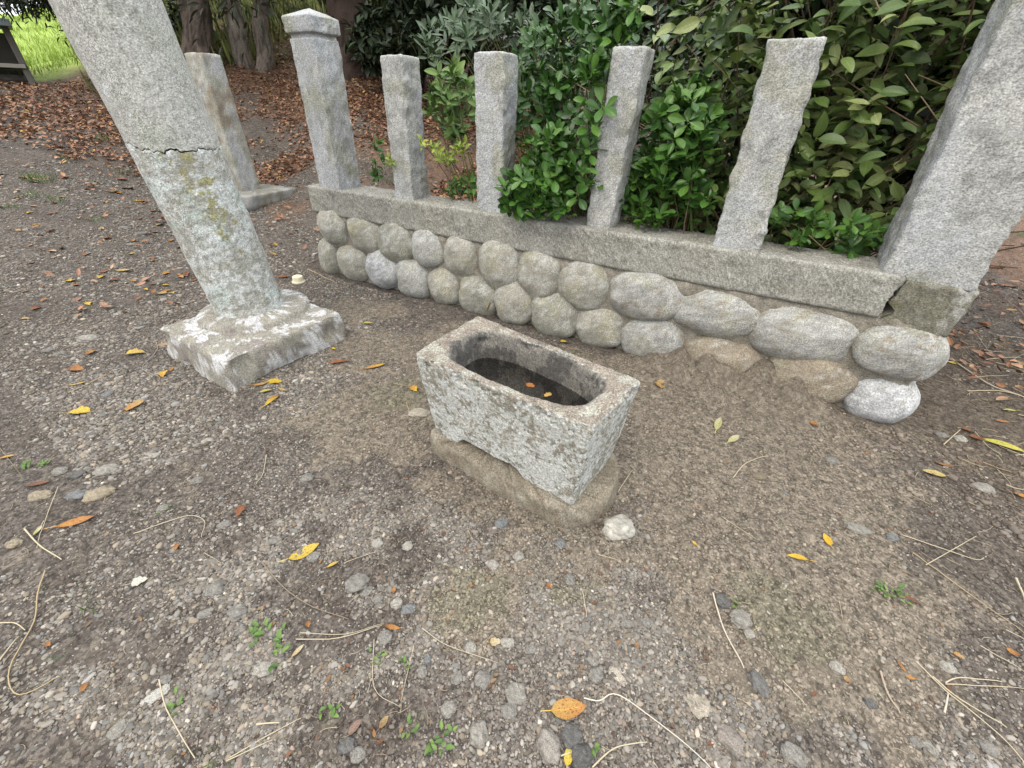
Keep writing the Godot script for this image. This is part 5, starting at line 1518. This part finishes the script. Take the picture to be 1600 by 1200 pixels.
		if ph > 0.5: dens = sm(3.6, 4.6, d) * 0.6
		elif not (s > -0.1 and f < -0.4): dens *= sm(7.0, 8.5, d)
		if ph < -0.52: dens *= sm(8.0, 10.5, d + na.get_noise_2d(x * 1.3, z * 1.3) * 2.5)
		if r.randf() > dens * 0.95 + 0.012: continue
		var k := r.randi() % 3
		var sc := r.randf_range(0.045, 0.09)
		xf[k].append(Transform3D(Basis(Vector3.UP, r.randf() * TAU) * Basis(Vector3.RIGHT, r.randfn(0, 0.35)) * Basis(Vector3.BACK, r.randfn(0, 0.35)) * Basis.from_scale(Vector3.ONE * sc), Vector3(x, height(x, z) + r.randf_range(0.01, 0.04), z)))
		var c: Color = reds[r.randi() % 5]
		if r.randf() < 0.035: c = Color(0.55, 0.36, 0.07)
		cols[k].append(c * r.randf_range(0.7, 1.25))
	var lit := thing("leaf_litter", "thick rust-brown leaf litter covering the bank behind the fence", "leaf litter")
	lit.set_meta("kind", "stuff")
	for k in 3: multi("dead_leaves", dry[k], M.dry_leaf, xf[k], cols[k], lit)
	# rough grass on the bank and the field, its green raised for open-sky light
	var blade := leaf_mesh(1.0, 0.05, 3, 0.3, -1.0, 0.0, 95)
	xf = [[], []]
	cols = [PackedColorArray(), PackedColorArray()]
	for i in 16000:
		var d := r.randf_range(11.5, 22.0)
		var ph := r.randf_range(-0.7, -0.1)
		var x := sin(ph) * d
		var z := -cos(ph) * d
		if r.randf() > sm(-0.2, 0.3, na.get_noise_2d(x * 0.5, z * 0.5 + 3.0) + (d - 14.5) * 0.2): continue
		var az: float = r.randf() * TAU
		xf[0].append(Transform3D(leaf_basis(Vector3(cos(az) * 0.6, 1, sin(az) * 0.6), Vector3(cos(az), 0.4, sin(az)), 0) * Basis.from_scale(Vector3(1.6, 1, 1) * r.randf_range(0.2, 0.55)), Vector3(x, height(x, z), z)))
		cols[0].append([Color(0.2, 0.22, 0.06), Color(0.14, 0.19, 0.05), Color(0.3, 0.27, 0.11), Color(0.24, 0.3, 0.07)][r.randi() % 4] * r.randf_range(0.7, 1.3))
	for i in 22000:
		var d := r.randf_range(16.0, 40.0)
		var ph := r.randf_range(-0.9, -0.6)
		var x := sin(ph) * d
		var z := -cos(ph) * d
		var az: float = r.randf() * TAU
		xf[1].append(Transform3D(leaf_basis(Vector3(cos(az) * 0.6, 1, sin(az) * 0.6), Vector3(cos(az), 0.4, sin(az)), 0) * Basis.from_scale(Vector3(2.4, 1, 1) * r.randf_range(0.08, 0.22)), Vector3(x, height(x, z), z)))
		cols[1].append(Color(0.42, 0.56, 0.12) * r.randf_range(0.75, 1.25))  # blades carry the same brightness painted in for the open sky
	var gr := thing("bank_grass", "rough yellow-green grass on the bank under the trees", "grass")
	gr.set_meta("kind", "stuff")
	multi("blades", blade, lm, xf[0], cols[0], gr)
	var fl := thing("field_grass", "lime-green grass of the open field beside the shed, colour brightened for open-sky light", "grass")
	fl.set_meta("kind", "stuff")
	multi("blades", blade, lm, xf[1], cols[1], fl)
	build_shed(r)

func build_shed(r: RandomNumberGenerator) -> void:
	var d := 15.0
	var foot := from_eye(50, 128, d)
	var top := from_eye(6, 40, d)
	foot.y = minf(foot.y, height(foot.x, foot.z) + 0.05)
	var tall := top.y - foot.y
	var toward := (Vector3(EYE.x, 0, EYE.z) - Vector3(foot.x, 0, foot.z)).normalized()
	var left := Vector3(toward.z, 0, -toward.x) * -1.0
	if left.dot(cam_r) > 0.0: left = -left
	var back := -toward
	var s := thing("storage_shed", "low open-fronted wooden shed stacked with dark stone slabs by the field", "shed")
	var bar := func(called: String, a: Vector3, b: Vector3, w: float, t: float, mat: Material) -> void:
		var dir := (b - a).normalized()
		var x := dir.cross(Vector3.UP if absf(dir.y) < 0.9 else back).normalized()
		var y := dir.cross(x)
		var rows := []
		var sh := rounded([Vector2(-w, -t) * 0.5, Vector2(w, -t) * 0.5, Vector2(w, t) * 0.5, Vector2(-w, t) * 0.5], minf(w, t) * 0.12, 24)
		for k in 9: rows.append(ring(sh, a.lerp(b, k / 8.0), x, y))
		put(called, loft(rows, func(p, _n): return Color.WHITE * (0.9 + 0.3 * n3(p, 7.0))), mat, s)
	var wood := M.shed_wood as Material
	for k in 3: bar.call("post", foot + left * 1.6 * k - Vector3(0, 0.2, 0), foot + left * 1.6 * k + Vector3(0, tall, 0), 0.11, 0.11, wood)
	for k in 3: bar.call("post", foot + left * 1.6 * k + back * 1.2 - Vector3(0, 0.2, 0), foot + left * 1.6 * k + back * 1.2 + Vector3(0, tall - 0.12, 0), 0.11, 0.11, wood)
	bar.call("shelf", foot + left * -0.02 + Vector3(0, 0.26, 0) + toward * 0.09, foot + left * 3.3 + Vector3(0, 0.26, 0) + toward * 0.09, 0.06, 0.07, M.shed_pale)
	bar.call("shelf_board", foot + back * 0.6 + Vector3(0, 0.25, 0) - left * 0.02, foot + back * 0.6 + left * 3.3 + Vector3(0, 0.25, 0), 1.15, 0.04, wood)
	bar.call("back_wall", foot + back * 1.29 + Vector3(0, tall * 0.48, 0), foot + back * 1.29 + left * 3.3 + Vector3(0, tall * 0.48, 0), 0.03, tall * 0.96, wood)
	bar.call("roof", foot + back * 0.55 - left * 0.12 + Vector3(0, tall + 0.05, 0), foot + back * 0.55 + left * 3.5 + Vector3(0, tall + 0.05, 0), 1.75, 0.05, M.shed_roof)
	bar.call("eave", foot - left * 0.12 + toward * 0.34 + Vector3(0, tall + 0.03, 0), foot + left * 3.5 + toward * 0.34 + Vector3(0, tall + 0.03, 0), 0.04, 0.12, M.shed_roof)
	bar.call("prop", foot + left * 0.55 + toward * 0.25 - Vector3(0, 0.02, 0), foot + left * 0.8 + toward * 0.02 + Vector3(0, 0.24, 0), 0.05, 0.05, M.shed_pale)
	for k in 8:
		var lay := k % 2
		var p := foot + left * r.randf_range(0.2, 2.6) + back * r.randf_range(0.15, 0.8) + Vector3(0, (0.32 if lay else -0.02) + r.randf_range(0.0, 0.12), 0)
		var o := put("stone_slab", stone_mesh(16, 10, k + 200, 0.25, 3.2, func(q, _n): return Color(0.07, 0.063, 0.056) * (1.0 + n3(q, 2.0) * 0.6)), M.pebble)
		o.transform = Transform3D(Basis(Vector3.UP, r.randf() * TAU) * Basis.from_scale(Vector3(0.28, 0.1, 0.2)), p)
		tag(o, "dark rough stone slab stored on the shed's board" if lay else "dark rough stone slab lying under the shed's board", "stone slab", "slabs stored in the shed", "thing")

# ---------------------------------------------------------------- everything
func _ready() -> void:
	# camera
	var pitch := deg_to_rad(33.8)
	var roll := deg_to_rad(1.6)
	cam_f = Vector3(0, -sin(pitch), -cos(pitch))
	var u := Vector3.RIGHT.cross(cam_f)
	cam_r = Vector3.RIGHT * cos(roll) + u * sin(roll)
	cam_u = u * cos(roll) - Vector3.RIGHT * sin(roll)
	var cam := Camera3D.new()
	cam.name = "camera"
	cam.transform = Transform3D(Basis(cam_r, cam_u, -cam_f), EYE)
	cam.fov = rad_to_deg(2.0 * atan(600.0 / FOCAL))
	cam.near = 0.02
	cam.far = 600.0
	add_child(cam)
	cam.current = true
	# bright overcast sky
	var sky_m := ProceduralSkyMaterial.new()
	sky_m.sky_top_color = Color(0.98, 0.99, 1.0)
	sky_m.sky_horizon_color = Color(0.66, 0.67, 0.68)
	sky_m.sky_curve = 0.35
	sky_m.ground_bottom_color = Color(0.3, 0.28, 0.25)
	sky_m.ground_horizon_color = Color(0.4, 0.4, 0.38)
	sky_m.sun_angle_max = 0.0
	var sky := Sky.new()
	sky.sky_material = sky_m
	var env := Environment.new()
	env.background_mode = Environment.BG_SKY
	env.sky = sky
	env.background_energy_multiplier = 1.0
	env.tonemap_mode = Environment.TONE_MAPPER_LINEAR
	env.tonemap_exposure = 3.5
	env.sdfgi_enabled = true
	env.ssao_enabled = true
	env.ssil_enabled = true
	var we := WorldEnvironment.new()
	we.name = "world_environment"
	we.environment = env
	add_child(we)
	var sun := DirectionalLight3D.new()
	sun.name = "sun"
	sun.light_energy = 0.24
	sun.light_angular_distance = 30.0
	sun.light_color = Color(1.0, 0.97, 0.93)
	sun.shadow_enabled = true
	add_child(sun)
	sun.look_at_from_position(Vector3(-3, 8, 4.5), Vector3.ZERO)

	WU = WU.normalized()
	WN = Vector3(-WU.z, 0, WU.x)
	na.seed = 4
	na.noise_type = FastNoiseLite.TYPE_SIMPLEX_SMOOTH
	na.frequency = 1.0
	na.fractal_octaves = 3
	nb.seed = 9
	nb.noise_type = FastNoiseLite.TYPE_SIMPLEX_SMOOTH
	nb.frequency = 1.0
	nb.fractal_type = FastNoiseLite.FRACTAL_NONE

	var g1 := grain(1024, 0.11, 0.15, 0.55, 1.0, 2, 2.0)
	var g2 := grain(1024, 0.07, 0.12, 0.6, 1.0, 5, 2.0)
	M.stone = rough_mat(g1, 1.0, 0.16)
	M.concrete = rough_mat(g1, 0.9, 0.2, 0.95)
	M.soil = rough_mat(grit(2048), 1.35, 0.6, 0.97)
	M.rock = rough_mat(g1, 0.3, 0.08, 0.85)
	M.pebble = plain_mat(Color.WHITE, 0.75, true)
	M.bark = rough_mat(g2, 1.0, 1.6, 0.95)
	M.bark.uv1_scale = Vector3(2.2, 0.35, 2.2)
	M.stem = plain_mat(Color(0.13, 0.09, 0.06), 0.85)
	M.dry_stem = plain_mat(Color(0.3, 0.23, 0.15), 0.85)
	M.green_stem = plain_mat(Color(0.09, 0.13, 0.04), 0.7)
	M.dry_leaf = leaf_mat(Color.WHITE, vein_texture(2, 8, 0.7), 0.6, 0.0)
	M.water = StandardMaterial3D.new()
	M.water.albedo_color = Color(0.13, 0.1, 0.06, 0.42)
	M.water.transparency = BaseMaterial3D.TRANSPARENCY_ALPHA
	M.water.roughness = 0.02
	M.water.metallic_specular = 0.5
	M.shed_wood = plain_mat(Color(0.16, 0.15, 0.135), 0.9, true)
	M.shed_pale = plain_mat(Color(0.36, 0.34, 0.3), 0.9, true)
	M.shed_roof = plain_mat(Color(0.22, 0.27, 0.29), 0.6, true)

	build_ground()
	print("ground ", Time.get_ticks_msec())
	build_fence()
	build_torii()
	build_rear_post()
	build_basin()
	print("stone ", Time.get_ticks_msec())
	build_background()
	build_shrubs()
	print("plants ", Time.get_ticks_msec())
	build_gravel()
	build_litter()
	build_debris()
	print("done ", Time.get_ticks_msec())
